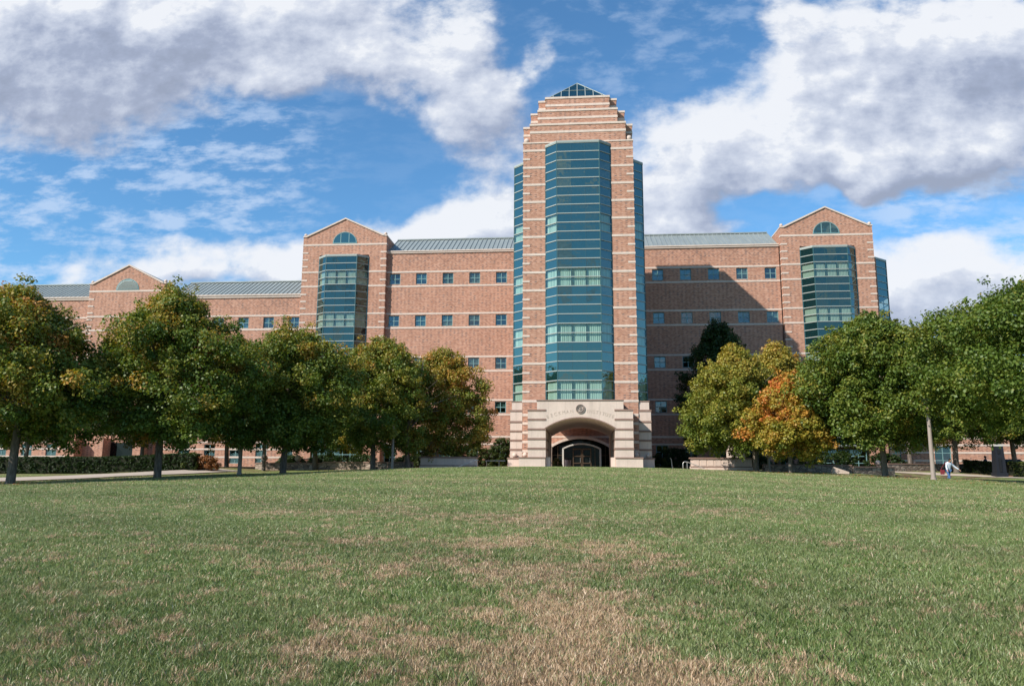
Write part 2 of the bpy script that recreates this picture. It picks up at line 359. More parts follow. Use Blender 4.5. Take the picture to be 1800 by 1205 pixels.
# ------------------------------------------------------------------ terrain
def smst(t): t = np.clip(t, 0, 1); return t*t*(3-2*t)
AX = np.array([-400, -60, -37, -28, -24, -19, -16.5, -10, -5, 0, 6, 10, 15, 20.5, 24.5, 31, 45, 400.])
AZ = np.array([1.25, 1.25, 1.30, 1.36, 1.60, 1.68, 1.84, 2.08, 2.18, 2.2, 2.12, 1.96, 1.80, 1.64, 1.54, 1.34, 1.2, 1.2])
def ground(X, Y):
    X = np.asarray(X, float); Y = np.asarray(Y, float)
    A = np.interp(X, AX, AZ); A = (A+np.interp(X-1.5, AX, AZ)+np.interp(X+1.5, AX, AZ))/3
    B = 2.22 - .42*smst((np.abs(X)-28)/7)
    s = np.clip(Y/50, -.15, 1); front = A*s
    # soften the crest
    t = smst((Y-np.interp(X, [-29, -24], [43.5, 50]))/20)
    z = front*(1-t) + B*t
    z = z - .70*np.exp(-((X-26.0)/3.6)**2-((Y-60.3)/4.0)**2) - .13*np.exp(-((X+17)/3.4)**2-((Y-54)/3.0)**2)
    z = z + .018*np.sin(X*.7+Y*.23)*np.sin(Y*.41-X*.17)*np.clip(1-Y/60, 0, 1)
    return z
def gz(x, y): return float(ground(x, y))
def gridlines(spec):
    a = []
    for lo, hi, st in spec: a += list(np.arange(lo, hi, st))
    return np.array(a+[spec[-1][1]])
gx = gridlines([(-1500, -200, 130), (-200, -60, 10), (-60, 60, .5), (60, 200, 10), (200, 1500, 130)])
gy = gridlines([(-1500, -100, 140), (-100, -4, 6), (-4, 30, .25), (30, 80, .5), (80, 200, 10), (200, 1500, 130)])
GX, GY = np.meshgrid(gx, gy); GZ = ground(GX, GY); nxg, nyg = len(gx), len(gy)
idx = np.arange(nxg*nyg).reshape(nyg, nxg)
fs = np.stack([idx[:-1, :-1], idx[:-1, 1:], idx[1:, 1:], idx[1:, :-1]], -1).reshape(-1, 4)
me = bpy.data.meshes.new('lawn'); V = np.stack([GX, GY, GZ], -1).reshape(-1, 3).astype(np.float32)
me.vertices.add(len(V)); me.vertices.foreach_set('co', V.ravel()); me.loops.add(fs.size); me.loops.foreach_set('vertex_index', fs.astype(np.int32).ravel())
me.polygons.add(len(fs)); me.polygons.foreach_set('loop_start', np.arange(0, fs.size, 4, dtype=np.int32)); me.polygons.foreach_set('use_smooth', np.ones(len(fs), bool)); me.update(calc_edges=True)
lawn = bpy.data.objects.new('lawn', me); col.objects.link(lawn); tag(lawn, kind='structure')

# colour of the turf: one group shared by ground and blades
DRY = [(-1.9,6.78,0.23,0.9,0.6),(-1.5,6.59,0.22,0.65,0.42),(-0.7,6.49,0.26,0.9,0.5),(-1.2,6.02,0.17,0.53,0.35),(-0.1,6.11,0.36,1.15,0.94),(0.5,6.49,0.3,0.9,0.54),(0.2,7.35,0.29,0.9,0.59),(-0.2,7.16,0.28,1.15,0.54),(0.7,5.92,0.15,0.65,0.59),(-0.3,5.63,0.22,0.53,0.59),(-1.1,12.7,0.75,0.92,1.17),(-1.8,10.9,0.58,0.72,0.6),(-2.3,10.0,0.26,0.62,0.79),(-1.1,10.0,0.4,0.72,0.49),(-0.4,9.6,0.38,0.92,0.55),(-3.5,12.7,0.41,0.72,0.72),(0.3,12.1,0.48,0.92,0.81),(1.0,11.0,0.43,0.82,0.43),(1.0,8.12,0.21,0.65,0.29),(-3.1,6.11,0.17,0.4,0.32),(-2.9,7.07,0.24,0.53,0.25),(-2.1,6.11,0.17,0.4,0.25),(-1.1,7.74,0.26,0.53,0.21),(-3.4,9.9,0.52,0.62,0.3),(4.2,12.8,0.59,0.82,0.36),(3.6,8.4,0.32,0.65,0.25),(3.2,6.21,0.24,0.53,0.17),(0.8,5.44,0.28,0.53,0.59),(-1.1,16.7,1.31,1.12,0.54),(3.0,18.6,1.47,1.32,0.45),(-6.7,17.7,1.4,1.12,0.29),(-6.7,11.7,0.69,0.82,0.29),(0.5,5.6,0.8,0.5,0.8),(1.3,5.9,0.5,0.4,0.45),(-0.2,6.2,0.6,0.4,0.5),(0.3,8.6,0.7,0.7,0.5),(0.1,7.6,0.6,0.5,0.5),(-0.1,10.2,0.8,0.7,0.62)]
gt = bpy.data.node_groups.new('turf_colour', 'ShaderNodeTree')
gt.interface.new_socket('Rnd', in_out='INPUT', socket_type='NodeSocketFloat'); gt.interface.new_socket('Color', in_out='OUTPUT', socket_type='NodeSocketColor'); gt.interface.new_socket('Dry', in_out='OUTPUT', socket_type='NodeSocketFloat')
G = NT(gt); gi = G.node('NodeGroupInput'); go = G.node('NodeGroupOutput'); g = G.node('ShaderNodeNewGeometry')
px, py, pz = G.sep(g.outputs['Position']); P2 = G.comb(px, py, 0)
wn = G.node('ShaderNodeTexNoise', noise_dimensions='2D'); G.l.new(P2, wn.inputs['Vector']); wn.inputs['Scale'].default_value = 1.1; wn.inputs['Detail'].default_value = 3
pw = G.vmath('ADD', P2, G.vmath('MULTIPLY', G.vmath('SUBTRACT', wn.outputs['Color'], (.5, .5, .5)), (.9, 1.1, 0)))
tot = 0.0
for (x, y, rx, ry, a) in DRY:
    d = G.vmath('MULTIPLY', G.vmath('SUBTRACT', pw, (x, y, 0)), (1/rx, 1/ry, 0)); tot = G.math('MULTIPLY_ADD', G.math('POWER', .36788, G.vmath('DOT_PRODUCT', d, d)), a*.85, tot)
nb = G.noise(P2, .55, 5, .6, .3, '2D'); ns = G.noise(P2, 3.2, 4, .65, .3, '2D'); nm = G.noise(G.vmath('MULTIPLY', P2, (.6, 1, 1)), .16, 3, .5, 0, '2D')
dry = G.math('ADD', tot, G.math('MULTIPLY', G.math('SUBTRACT', nb, .5), 1.5))
dry = G.math('ADD', dry, G.math('MULTIPLY', G.math('SUBTRACT', ns, .5), 3.0))
dry = G.math('ADD', dry, G.math('MULTIPLY', G.math('SUBTRACT', nm, .5), .8))
drym = G.smooth(dry, -.06, .80)
sel = G.math('LESS_THAN', gi.outputs[0], G.math('MULTIPLY_ADD', drym, .86, .04))
# a blade is either dry or green: chance from the patch
r2 = G.node('ShaderNodeTexWhiteNoise', noise_dimensions='1D'); G.l.new(gi.outputs[0], r2.inputs['W'])
gcol = G.ramp(r2.outputs[0], [(0, (.095, .16, .034)), (.5, (.165, .235, .062)), (.85, (.24, .285, .10)), (1, (.36, .35, .18))])
vg = G.noise(P2, .9, 3, .5, 0, '2D'); gcol = G.mix(G.smooth(vg, .35, .7), gcol, (.23, .27, .10))
dcol = G.ramp(r2.outputs[0], [(0, (.34, .22, .125)), (.5, (.54, .37, .225)), (1, (.66, .50, .32))])
st_ = G.math('MULTIPLY_ADD', G.math('SINE', G.math('MULTIPLY', G.math('ADD', G.math('MULTIPLY', px, .55), py), 1.1)), .09, 1)
G.l.new(G.mix(1, G.mix(sel, gcol, dcol), G.comb(st_, st_, st_), 'MULTIPLY'), go.inputs[0]); G.l.new(drym, go.inputs[1])

m, N, o = mat('turf_ground'); me.materials.append(m)
gg = N.node('ShaderNodeNewGeometry'); x, y, z = N.sep(gg.outputs['Position']); p2 = N.comb(x, y, 0)
fine = N.noise(N.vmath('MULTIPLY', p2, (1.6, 1, 1)), 16, 5, .75, 0, '2D'); fine2 = N.noise(N.vmath('MULTIPLY', p2, (1.3, 1, 1)), 4.5, 5, .7, 0, '2D')
gn = N.node('ShaderNodeGroup'); gn.node_tree = gt; N.l.new(N.math('ADD', N.math('MULTIPLY', N.math('SUBTRACT', N.math('ADD', N.math('MULTIPLY', fine, .6), N.math('MULTIPLY', fine2, .4)), .5), 1.8), .5, clamp=True), gn.inputs[0])
dr = gn.outputs[1]
nw = N.noise(N.vmath('MULTIPLY', p2, (1.6, 1, 1)), 7, 6, .8, 0, '2D')
near = N.smooth(y, 14, 44)
smoothc = N.mix(N.math('MULTIPLY', dr, .8), N.mix(nw, (.135, .20, .052), (.25, .295, .11)), N.mix(nw, (.28, .21, .11), (.44, .34, .20)))
stripe = N.math('SINE', N.math('MULTIPLY', N.math('ADD', N.math('MULTIPLY', x, .55), y), 1.1)); sf = N.math('MULTIPLY_ADD', stripe, .09, 1)
smoothc = N.mix(1, smoothc, N.comb(sf, sf, sf), 'MULTIPLY')
soil = N.mix(.55, gn.outputs[0], (.09, .095, .03))
cc = N.mix(near, soil, smoothc)
# bare soil and leaf litter under the left-hand trees and near the beds
lit = N.math('MULTIPLY', N.smooth(N.noise(p2, .8, 4, .6, 0, '2D'), .38, .62), N.math('MULTIPLY', N.smooth(y, 36.5, 39), N.math('SUBTRACT', 1, N.smooth(x, -24, -21))))
cc = N.mix(N.math('MULTIPLY', lit, .7), cc, (.26, .19, .11))
far = N.smooth(y, 58, 62); mul = N.noise(p2, 1.2, 5, .7, 0, '2D'); cc = N.mix(N.math('MULTIPLY', far, N.smooth(mul, .4, .6)), cc, (.16, .11, .07))
pbr(N, o, cc, 1.0, .05, 0, N.math('ADD', fine, nw), .9, .06)

# ------------------------------------------------------------------ grass blades
def lawn_blades():
    segs = [(3.6, 8.5, 4600, .0056, .050, 5), (8.5, 13, 2900, .0072, .048, 5), (13, 20, 1350, .011, .044, 3), (20, 32, 480, .018, .046, 3), (32, 49, 170, .026, .040, 3)]
    allv = {5: [], 3: []}; allt = {5: [], 3: []}
    for y0, y1, dens, wid, hgt, k in segs:
        def half(y): return .76*y+2.5
        area = (half(y0)+half(y1))*(y1-y0); n = int(area*dens)
        Y = rng.uniform(y0, y1, n*2); X = rng.uniform(-1, 1, n*2)*half(y1) - .06*Y
        keep = np.abs(X+.06*Y) < half(Y); X = X[keep][:n]; Y = Y[keep][:n]; n = len(X)
        cx = np.sin(X*5.1+Y*3.3)*np.sin(Y*6.7-X*2.9)+.6*np.sin(X*13.3+1.3)*np.sin(Y*11.7)      # tufts
        h = hgt*(.45+.8*rng.random(n))*(1+.35*cx); h = np.maximum(h, .02); w = wid*(.6+.8*rng.random(n))
        tall = rng.random(n) < .03; h[tall] *= 1.5
        Z = ground(X, Y)-.004
        a = rng.uniform(0, 2*np.pi, n); lean = h*rng.uniform(.1, 1.0, n); b = rng.uniform(0, 2*np.pi, n)
        wx = np.cos(a)*w/2; wy = np.sin(a)*w/2; lx = np.cos(b)*lean; ly = np.sin(b)*lean
        p0 = np.stack([X-wx, Y-wy, Z], -1); p1 = np.stack([X+wx, Y+wy, Z], -1)
        p2 = np.stack([X+wx*.75+lx*.45, Y+wy*.75+ly*.45, Z+h*.6], -1); p3 = np.stack([X-wx*.75+lx*.45, Y-wy*.75+ly*.45, Z+h*.6], -1)
        tip = np.stack([X+lx, Y+ly, Z+h*.95], -1)
        allv[k].append(np.stack([p0, p1, p2, tip, p3] if k == 5 else [p0, p1, tip], 1).reshape(-1, 3)); allt[k].append(rng.random(n))
    m, N, o = mat('grass_blade'); at = N.node('ShaderNodeAttribute'); at.attribute_name = 'tint'
    gn = N.node('ShaderNodeGroup'); gn.node_tree = gt; N.l.new(at.outputs['Fac'], gn.inputs[0])
    d = N.node('ShaderNodeBsdfDiffuse'); N.l.new(gn.outputs[0], d.inputs[0]); t = N.node('ShaderNodeBsdfTranslucent'); N.l.new(gn.outputs[0], t.inputs[0])
    gl = N.node('ShaderNodeBsdfGlossy'); gl.inputs['Roughness'].default_value = .45; gl.inputs['Color'].default_value = (.9, .9, .9, 1)
    s = N.node('ShaderNodeMixShader'); s.inputs[0].default_value = .3; N.l.new(d.outputs[0], s.inputs[1]); N.l.new(t.outputs[0], s.inputs[2])
    s2 = N.node('ShaderNodeMixShader'); s2.inputs[0].default_value = .04; N.l.new(s.outputs[0], s2.inputs[1]); N.l.new(gl.outputs[0], s2.inputs[2]); N.l.new(s2.outputs[0], o.inputs[0])
    for k, lab in ((5, 'nearest short mown grass with dry straw patches'), (3, 'short mown grass on the farther part of the lawn')):
        g = npmesh('grass', np.concatenate(allv[k]), k, m, None, np.concatenate(allt[k])); tag(g, lab, 'grass', kind='stuff')
lawn_blades()

def fallen():
    n = 1500; cxs = np.array([-29, -24, -19, -15, 13, 17, 25, -5.]); cys = np.array([37, 42, 47, 54, 50, 47, 40, 30.]); w = rng.integers(0, 7, n)
    X = cxs[w]+rng.normal(0, 3.2, n); Y = cys[w]+rng.normal(0, 2.6, n); far = w == 7; X[far] = rng.uniform(-20, 20, far.sum()); Y[far] = rng.uniform(8, 48, far.sum()); Z = ground(X, Y)+rng.uniform(.03, .06, n)
    a = rng.uniform(0, 6.28, n); s_ = rng.uniform(.035, .06, n); t = rng.uniform(-.4, .4, n)
    V = np.stack([np.stack([X+s_*np.cos(a+k*1.571), Y+s_*np.sin(a+k*1.571), Z+s_*t*np.cos(k*1.571)], -1) for k in range(4)], 1).reshape(-1, 3)
    o = npmesh('fallen_leaves', V, 4, M['leaf_red'], None, rng.random(n)); tag(o, 'fallen brown and yellow leaves scattered on the grass', 'fallen leaves', kind='stuff')
fallen()
# ------------------------------------------------------------------ paths and plaza
def drape(name, left, right, mat_, lift=.02, n=40, kind='structure'):
    """strip between two polylines, laid on the ground"""
    L = np.array(left, float); Rr = np.array(right, float); b = MB(); k = 6
    t = np.linspace(0, 1, n)
    def at(P, t):
        s = np.linspace(0, 1, len(P)); return np.stack([np.interp(t, s, P[:, 0]), np.interp(t, s, P[:, 1])], -1)
    A = at(L, t); B = at(Rr, t); vs = []
    for i in range(n):
        for j in range(k+1):
            p = A[i]*(1-j/k)+B[i]*j/k; vs.append((p[0], p[1], gz(p[0], p[1])+lift))
    b.add(vs, [(i*(k+1)+j, (i+1)*(k+1)+j, (i+1)*(k+1)+j+1, i*(k+1)+j+1) for i in range(n-1) for j in range(k)])
    o = b.build(name, mat_); tag(o, kind=kind); return o
drape('path', [(-64, 27), (-50, 36.6), (-36.3, 46.3), (-34, 48.3), (-31.5, 50.8), (-29, 53.4), (-27.2, 58)], [(-60, 20.5), (-45.5, 31), (-31.7, 40.9), (-31.0, 44.3), (-29, 47.3), (-27, 50.5), (-25.2, 57)], M['concrete'], .05)
drape('path', [(22, 67.6), (26.8, 65.9), (30.0, 63.8), (32.6, 60.8), (39, 55), (61, 41)], [(22, 66.5), (26.4, 64.8), (29.2, 62.8), (31.6, 60.0), (38, 54), (60, 40)], M['concrete'], .03)
drape('plaza', [(-14, 57.2), (14, 57.2)], [(-14, 76.7), (14, 76.7)], M['concrete'], .03)

# ------------------------------------------------------------------ the building
YW = 77.0; YG = 76.5
B = empty('institute_building', (0, 77, 2.2), 'large pink brick institute building with a tall stepped glass-fronted tower and gabled wings', 'building')
def wall_cells(b, x0, x1, z0, z1, y, holes, depth=.22):
    """a wall face at y looking towards -y, with rectangular holes and their reveals"""
    xs = sorted({x0, x1} | {h[0] for h in holes if x0 < h[0] < x1} | {h[1] for h in holes if x0 < h[1] < x1})
    zs = sorted({z0, z1} | {h[2] for h in holes if z0 < h[2] < z1} | {h[3] for h in holes if z0 < h[3] < z1})
    for i in range(len(xs)-1):
        for j in range(len(zs)-1):
            cx = (xs[i]+xs[i+1])/2; cz = (zs[j]+zs[j+1])/2
            if any(h[0] < cx < h[1] and h[2] < cz < h[3] for h in holes): continue
            b.add([(xs[i], y, zs[j]), (xs[i+1], y, zs[j]), (xs[i+1], y, zs[j+1]), (xs[i], y, zs[j+1])], [(0, 1, 2, 3)])
    for (a, c, e, f) in holes:
        b.add([(a, y, e), (c, y, e), (c, y, f), (a, y, f), (a, y+depth, e), (c, y+depth, e), (c, y+depth, f), (a, y+depth, f)], [(0, 1, 5, 4), (1, 2, 6, 5), (2, 3, 7, 6), (3, 0, 4, 7)])
wr = random.Random(3)
def window(cx, cz, y, w=1.12, h=1.14, cols=2, rows=2, blind=None):
    f = MB(); t = .065; yy = y+.09
    x0, x1, z0, z1 = cx-w/2, cx+w/2, cz-h/2, cz+h/2
    f.box(x0, x0+t, yy, yy+.1, z0, z1); f.box(x1-t, x1, yy, yy+.1, z0, z1)
    f.box(x0+t, x1-t, yy, yy+.1, z0, z0+t); f.box(x0+t, x1-t, yy, yy+.1, z1-t, z1)
    for i in range(1, cols): xx = x0+w*i/cols; f.box(xx-.03, xx+.03, yy+.01, yy+.09, z0+t, z1-t)
    for j in range(1, rows): zz = z0+h*j/rows; f.box(x0+t, x1-t, yy+.015, yy+.085, zz-.03, zz+.03)
    o = f.build('window', M['frame'], B)
    g = MB(); e1, e2 = wr.uniform(-.012, .012), wr.uniform(-.012, .012); g.add([(x0+.01, yy+.05+e1, z0+.01), (x1-.01, yy+.05-e1, z0+.01), (x1-.01, yy+.05-e1+e2, z1-.01), (x0+.01, yy+.05+e1+e2, z1-.01)], [(0, 1, 2, 3)]); g.build('pane', M['pane'], o)
    r = wr.random() if blind is None else blind
    if r > .3:
        q = MB(); drop = h*(.35+.6*wr.random()) if r < .85 else h*.97
        q.box(x0+.03, x1-.03, yy+.15, yy+.17, z1-drop, z1-.02); q.build('blind', M['blind'], o)
    return (x0, x1, z0, z1)
rowz = [21.5, 17.1, 12.68, 8.28]
wx = [7.87, 10.62, 13.38, 16.14, 18.9]
GW = [(2.62, 4.6)]
# --- main wings
holes = []
for s in (-1, 1):
    for x in wx:
        for z in rowz: holes.append(window(s*x, z, YW))
    for x in wx: holes.append(window(s*x, 3.62, YW, 1.16, 1.9, 2, 3, .2+.7*wr.random()))
b = MB(); wall_cells(b, -19.8, 19.8, 1.6, 24.18, YW, holes); b.build('wing_wall', M['brickd'], B)
bk = MB(); bk.box(-19.7, 19.7, YW+.55, YW+.8, 1.6, 24.0); bk.build('room_wall', M['interior'], B)
bandz = [(22.23, .17), (20.72, .17), (17.83, .17), (16.37, .17), (13.37, .17), (11.92, .17), (8.99, .17), (7.55, .17), (5.37, .19), (4.66, .16)]
tr = MB()
for z, t in bandz: tr.box(-19.8, 19.8, YW-.03, YW+.05, z-t/2, z+t/2)
tr.box(-19.8, 19.8, YW-.10, YW+.15, 24.20, 24.36); tr.box(-19.8, 19.8, YW-.16, YW+.2, 24.36, 24.48)
tr.build('stone_trim', M['band'], B)
def roof(x0, x1, ye, ze, yr, zr, seam=.47):
    b = MB(); back = 2*yr-ye
    b.slab2 = None
    b.add([(x0, ye, ze), (x1, ye, ze), (x1, yr, zr), (x0, yr, zr), (x0, back, ze), (x1, back, ze)], [(0, 1, 2, 3), (3, 2, 5, 4), (0, 3, 4), (1, 5, 2)])
    n = int((x1-x0)/seam)
    for i in range(n+1):
        x = x0+.02+(x1-x0-.04)*i/n
        b.add([(x-.03, ye, ze+.0), (x+.03, ye, ze), (x+.03, ye, ze+.075), (x-.03, ye, ze+.075), (x-.03, yr, zr), (x+.03, yr, zr), (x+.03, yr, zr+.075), (x-.03, yr, zr+.075)],
              [(0, 1, 2, 3), (3, 2, 6, 7), (0, 3, 7, 4), (1, 5, 6, 2), (4, 7, 6, 5)])
    b.box(x0, x1, yr-.12, yr+.12, zr+.03, zr+.14)
    return b.build('roof', M['roof'], B)
roof(-19.8, 19.8, YW+.2, 24.45, 81.4, 26.95)
# --- lower outer wing on the left, and the low wing on the right
holes = []
for x in (-29.4, -32.1, -34.8, -37.5, -40.2, -54.5, -57.2, -60, -63):
    for z in (17.08, 12.68, 8.28): holes.append(window(x, z, YW))
    holes.append(window(x, 3.62, YW, 1.16, 1.9, 2, 3, .2))
b = MB(); wall_cells(b, -76, -51.66, 1.5, 19.72, YW, [h for h in holes if h[0] < -50]); b.build('wing_wall', M['bricklow'], B); b = MB(); wall_cells(b, -43.2, -28.62, 1.5, 19.72, YW, [h for h in holes if h[0] > -50]); b.build('wing_wall', M['bricklow'], B)
bk = MB(); bk.box(-76, -28.5, YW+.55, YW+.8, 1.6, 19.5); bk.build('room_wall', M['interior'], B)
tr = MB()
for a, c in ((-76, -51.66), (-43.2, -28.62)):
    tr = MB()
    for z in (17.83, 16.37, 13.37, 11.92, 8.99, 7.55, 4.78): tr.box(a, c, YW-.03, YW+.05, z-.085, z+.085)
    hs = sorted([h for h in holes if a < h[0] < c])
    e = a
    for h in sorted({(h[0], h[1]) for h in hs}): 
        for z in (4.08, 3.28): tr.box(e, h[0], YW-.03, YW+.05, z-.09, z+.09)
        e = h[1]
    for z in (4.08, 3.28): tr.box(e, c, YW-.03, YW+.05, z-.09, z+.09)
    tr.box(a, c, YW-.1, YW+.15, 19.74, 19.95); tr.box(a, c, YW-.18, YW+.2, 19.95, 20.08)
    tr.build('stone_trim', M['band'], B)
roof(-76, -51.7, YW+.2, 20.03, 81.4, 22.5); roof(-43.1, -28.65, YW+.2, 20.03, 81.4, 22.5)
holes = [window(x, z, 82.0) for x in (36, 39, 42, 48, 51, 60) for z in (8.3,)] + [window(x, 3.7, 82.0, 1.6, 2.2, 2, 3, .1) for x in (36, 48, 57)]
b = MB(); wall_cells(b, 28.7, 95, 1.2, 9.6, 82.0, holes); b.build('wing_wall', M['brick'], B); bk = MB(); bk.box(28.7, 95, 82.5, 90, 1.2, 9.4); bk.build('room_wall', M['interior'], B)
tr = MB()
for z in (8.95, 7.6, 5.55, 4.85): tr.box(28.7, 95, 81.97, 82.05, z-.1, z+.1)
e = 28.7
for a, c in ((35.2, 36.8), (47.2, 48.8), (56.2, 57.8), (95, 95)):
    for z in (4.1, 3.3): tr.box(e, a, 81.97, 82.05, z-.09, z+.09)
    e = c
tr.box(28.7, 95, 81.9, 82.1, 9.62, 9.85); tr.build('stone_trim', M['band'], B)

# --- gabled blocks
def gable(cx, hw, ze, za, zband, mid, opening, wallmat, louver=False, proj_bay=True):
    b = MB(); y = YG
    if opening:
        oh, oz = opening
        b.slab([(cx-hw, 1.5), (cx-oh, 1.5), (cx-oh, oz), (cx+oh, oz), (cx+oh, 1.5), (cx+hw, 1.5), (cx+hw, ze), (cx+hw-.35, ze), (cx, za-.12), (cx-hw+.35, ze), (cx-hw, ze)], y, y+.5)
        b.box(cx-oh-.1, cx+oh+.1, y+.95, y+1.2, 1.5, oz+.1)
        b.box(cx-oh-.3, cx-oh-.02, y+.5, y+.95, 1.5, oz+.1); b.box(cx+oh+.02, cx+oh+.3, y+.5, y+.95, 1.5, oz+.1)
    else:
        b.slab([(cx-hw, 1.5), (cx+hw, 1.5), (cx+hw, ze), (cx+hw-.35, ze), (cx, za-.12), (cx-hw+.35, ze), (cx-hw, ze)], y, y+.5)
    b.box(cx-hw, cx-hw+.4, y+.5, y+3.4, 1.5, ze-.02); b.box(cx+hw-.4, cx+hw, y+.5, y+3.4, 1.5, ze-.02)
    b.build('gable_wall', wallmat, B)
    # coping along the gable
    c = MB()
    for s in (-1, 1):
        x0 = cx+s*(hw-.33); x1 = cx; z0 = ze+.0; z1 = za-.12
        c.slab([(x0, z0), (x1, z1), (x1, z1+.15), (x0-s*(-.06), z0+.15)] if s > 0 else [(x0, z0), (x1, z1), (x1, z1+.15), (x0-.06, z0+.15)], y-.1, y+.6)
        c.box(cx+s*(hw-.33) if s > 0 else cx-hw-.04, cx+hw+.04 if s > 0 else cx-hw+.33, y-.06, y+.7, ze+.003, ze+.13)
        xo = cx+s*hw; c.box(min(xo, xo-s*.42)-.03, max(xo, xo-s*.42)+.03, y+.7, y+3.4, ze+.003, ze+.13)
    c.build('coping', M['band'], B)
    for s in (-1, 1): MB().ball((cx+s*(hw-.16), y+.2, ze+.30), .17).build('stone_ball', M['stone'], B)
    rf = MB(); rf.add([(cx-hw+.3, y+.55, ze+.05), (cx, y+.55, za), (cx+hw-.3, y+.55, ze+.05), (cx-hw+.3, y+9, ze+.05), (cx, y+9, za), (cx+hw-.3, y+9, ze+.05)], [(0, 1, 4, 3), (1, 2, 5, 4), (0, 2, 1), (3, 4, 5)])
    rf.build('roof', M['roof'], B)
    # bands
    t = MB(); t.box(cx-hw-.03, cx+hw+.03, y-.03, y+.45, zband-.09, zband+.09)
    lim = opening[0] if opening else 0
    for z, th in bandz[:-2] if hw > 4.3 and za > 25 else [q for q in bandz[:-2] if q[0] < 18.5]:
        if opening:
            t.box(cx-hw-.03, cx-lim, y-.03, y+.45, z-th/2, z+th/2); t.box(cx+lim, cx+hw+.03, y-.03, y+.45, z-th/2, z+th/2)
        else: t.box(cx-hw-.03, cx+hw+.03, y-.03, y+.45, z-th/2, z+th/2)
    z = zband-.85
    allb = [q[0] for q in bandz]
    while z > 5:
        if min(abs(z-q) for q in allb) > .3:
            for s in (-1, 1): xo = cx+s*(hw+.03); t.box(min(xo, xo-s*.62), max(xo, xo-s*.62), y-.03, y+.45, z-.075, z+.075)
        z -= .735
    t.build('stone_trim', M['band'], B)
    # half-round window in the gable
    r = mid; zc = zband+.13; n = 20; arc = [(cx+r*math.cos(math.pi*i/n), zc+.96*r*math.sin(math.pi*i/n)) for i in range(n+1)]
    arc2 = [(cx+(r-.09)*math.cos(math.pi*i/n), zc+.06+(.96*r-.13)*math.sin(math.pi*i/n)) for i in range(n+1)]
    fr = MB()
    for i in range(n): fr.slab([arc[i], arc[i+1], arc2[i+1], arc2[i]], y-.05, y-.002)
    fr.box(cx-r, cx+r, y-.055, y-.002, zc-.02, zc+.06)
    if not louver:
        for s in (-1, 1): fr.box(cx+s*r*.34-.035, cx+s*r*.34+.035, y-.05, y-.003, zc+.06, zc+.96*r*.92)
    fo = fr.build('half_round_window' if not louver else 'half_round_louver', M['frame'], B)
    g = MB(); g.slab(arc2, y-.025, y-.004); g.build('pane' if not louver else 'backing', M['spandrel'] if not louver else M['frame'], fo)
    if louver:
        l = MB(); k = 9
        for i in range(1, k):
            z = zc+.06+(.96*r-.13)*i/k; hx = (r-.09)*math.sqrt(max(0, 1-(i/k)**2))
            l.add([(cx-hx, y-.03, z), (cx+hx, y-.03, z), (cx+hx, y-.10, z-.09), (cx-hx, y-.10, z-.09)], [(0, 1, 2, 3)])
        l.build('slats', M['mull'], fo)

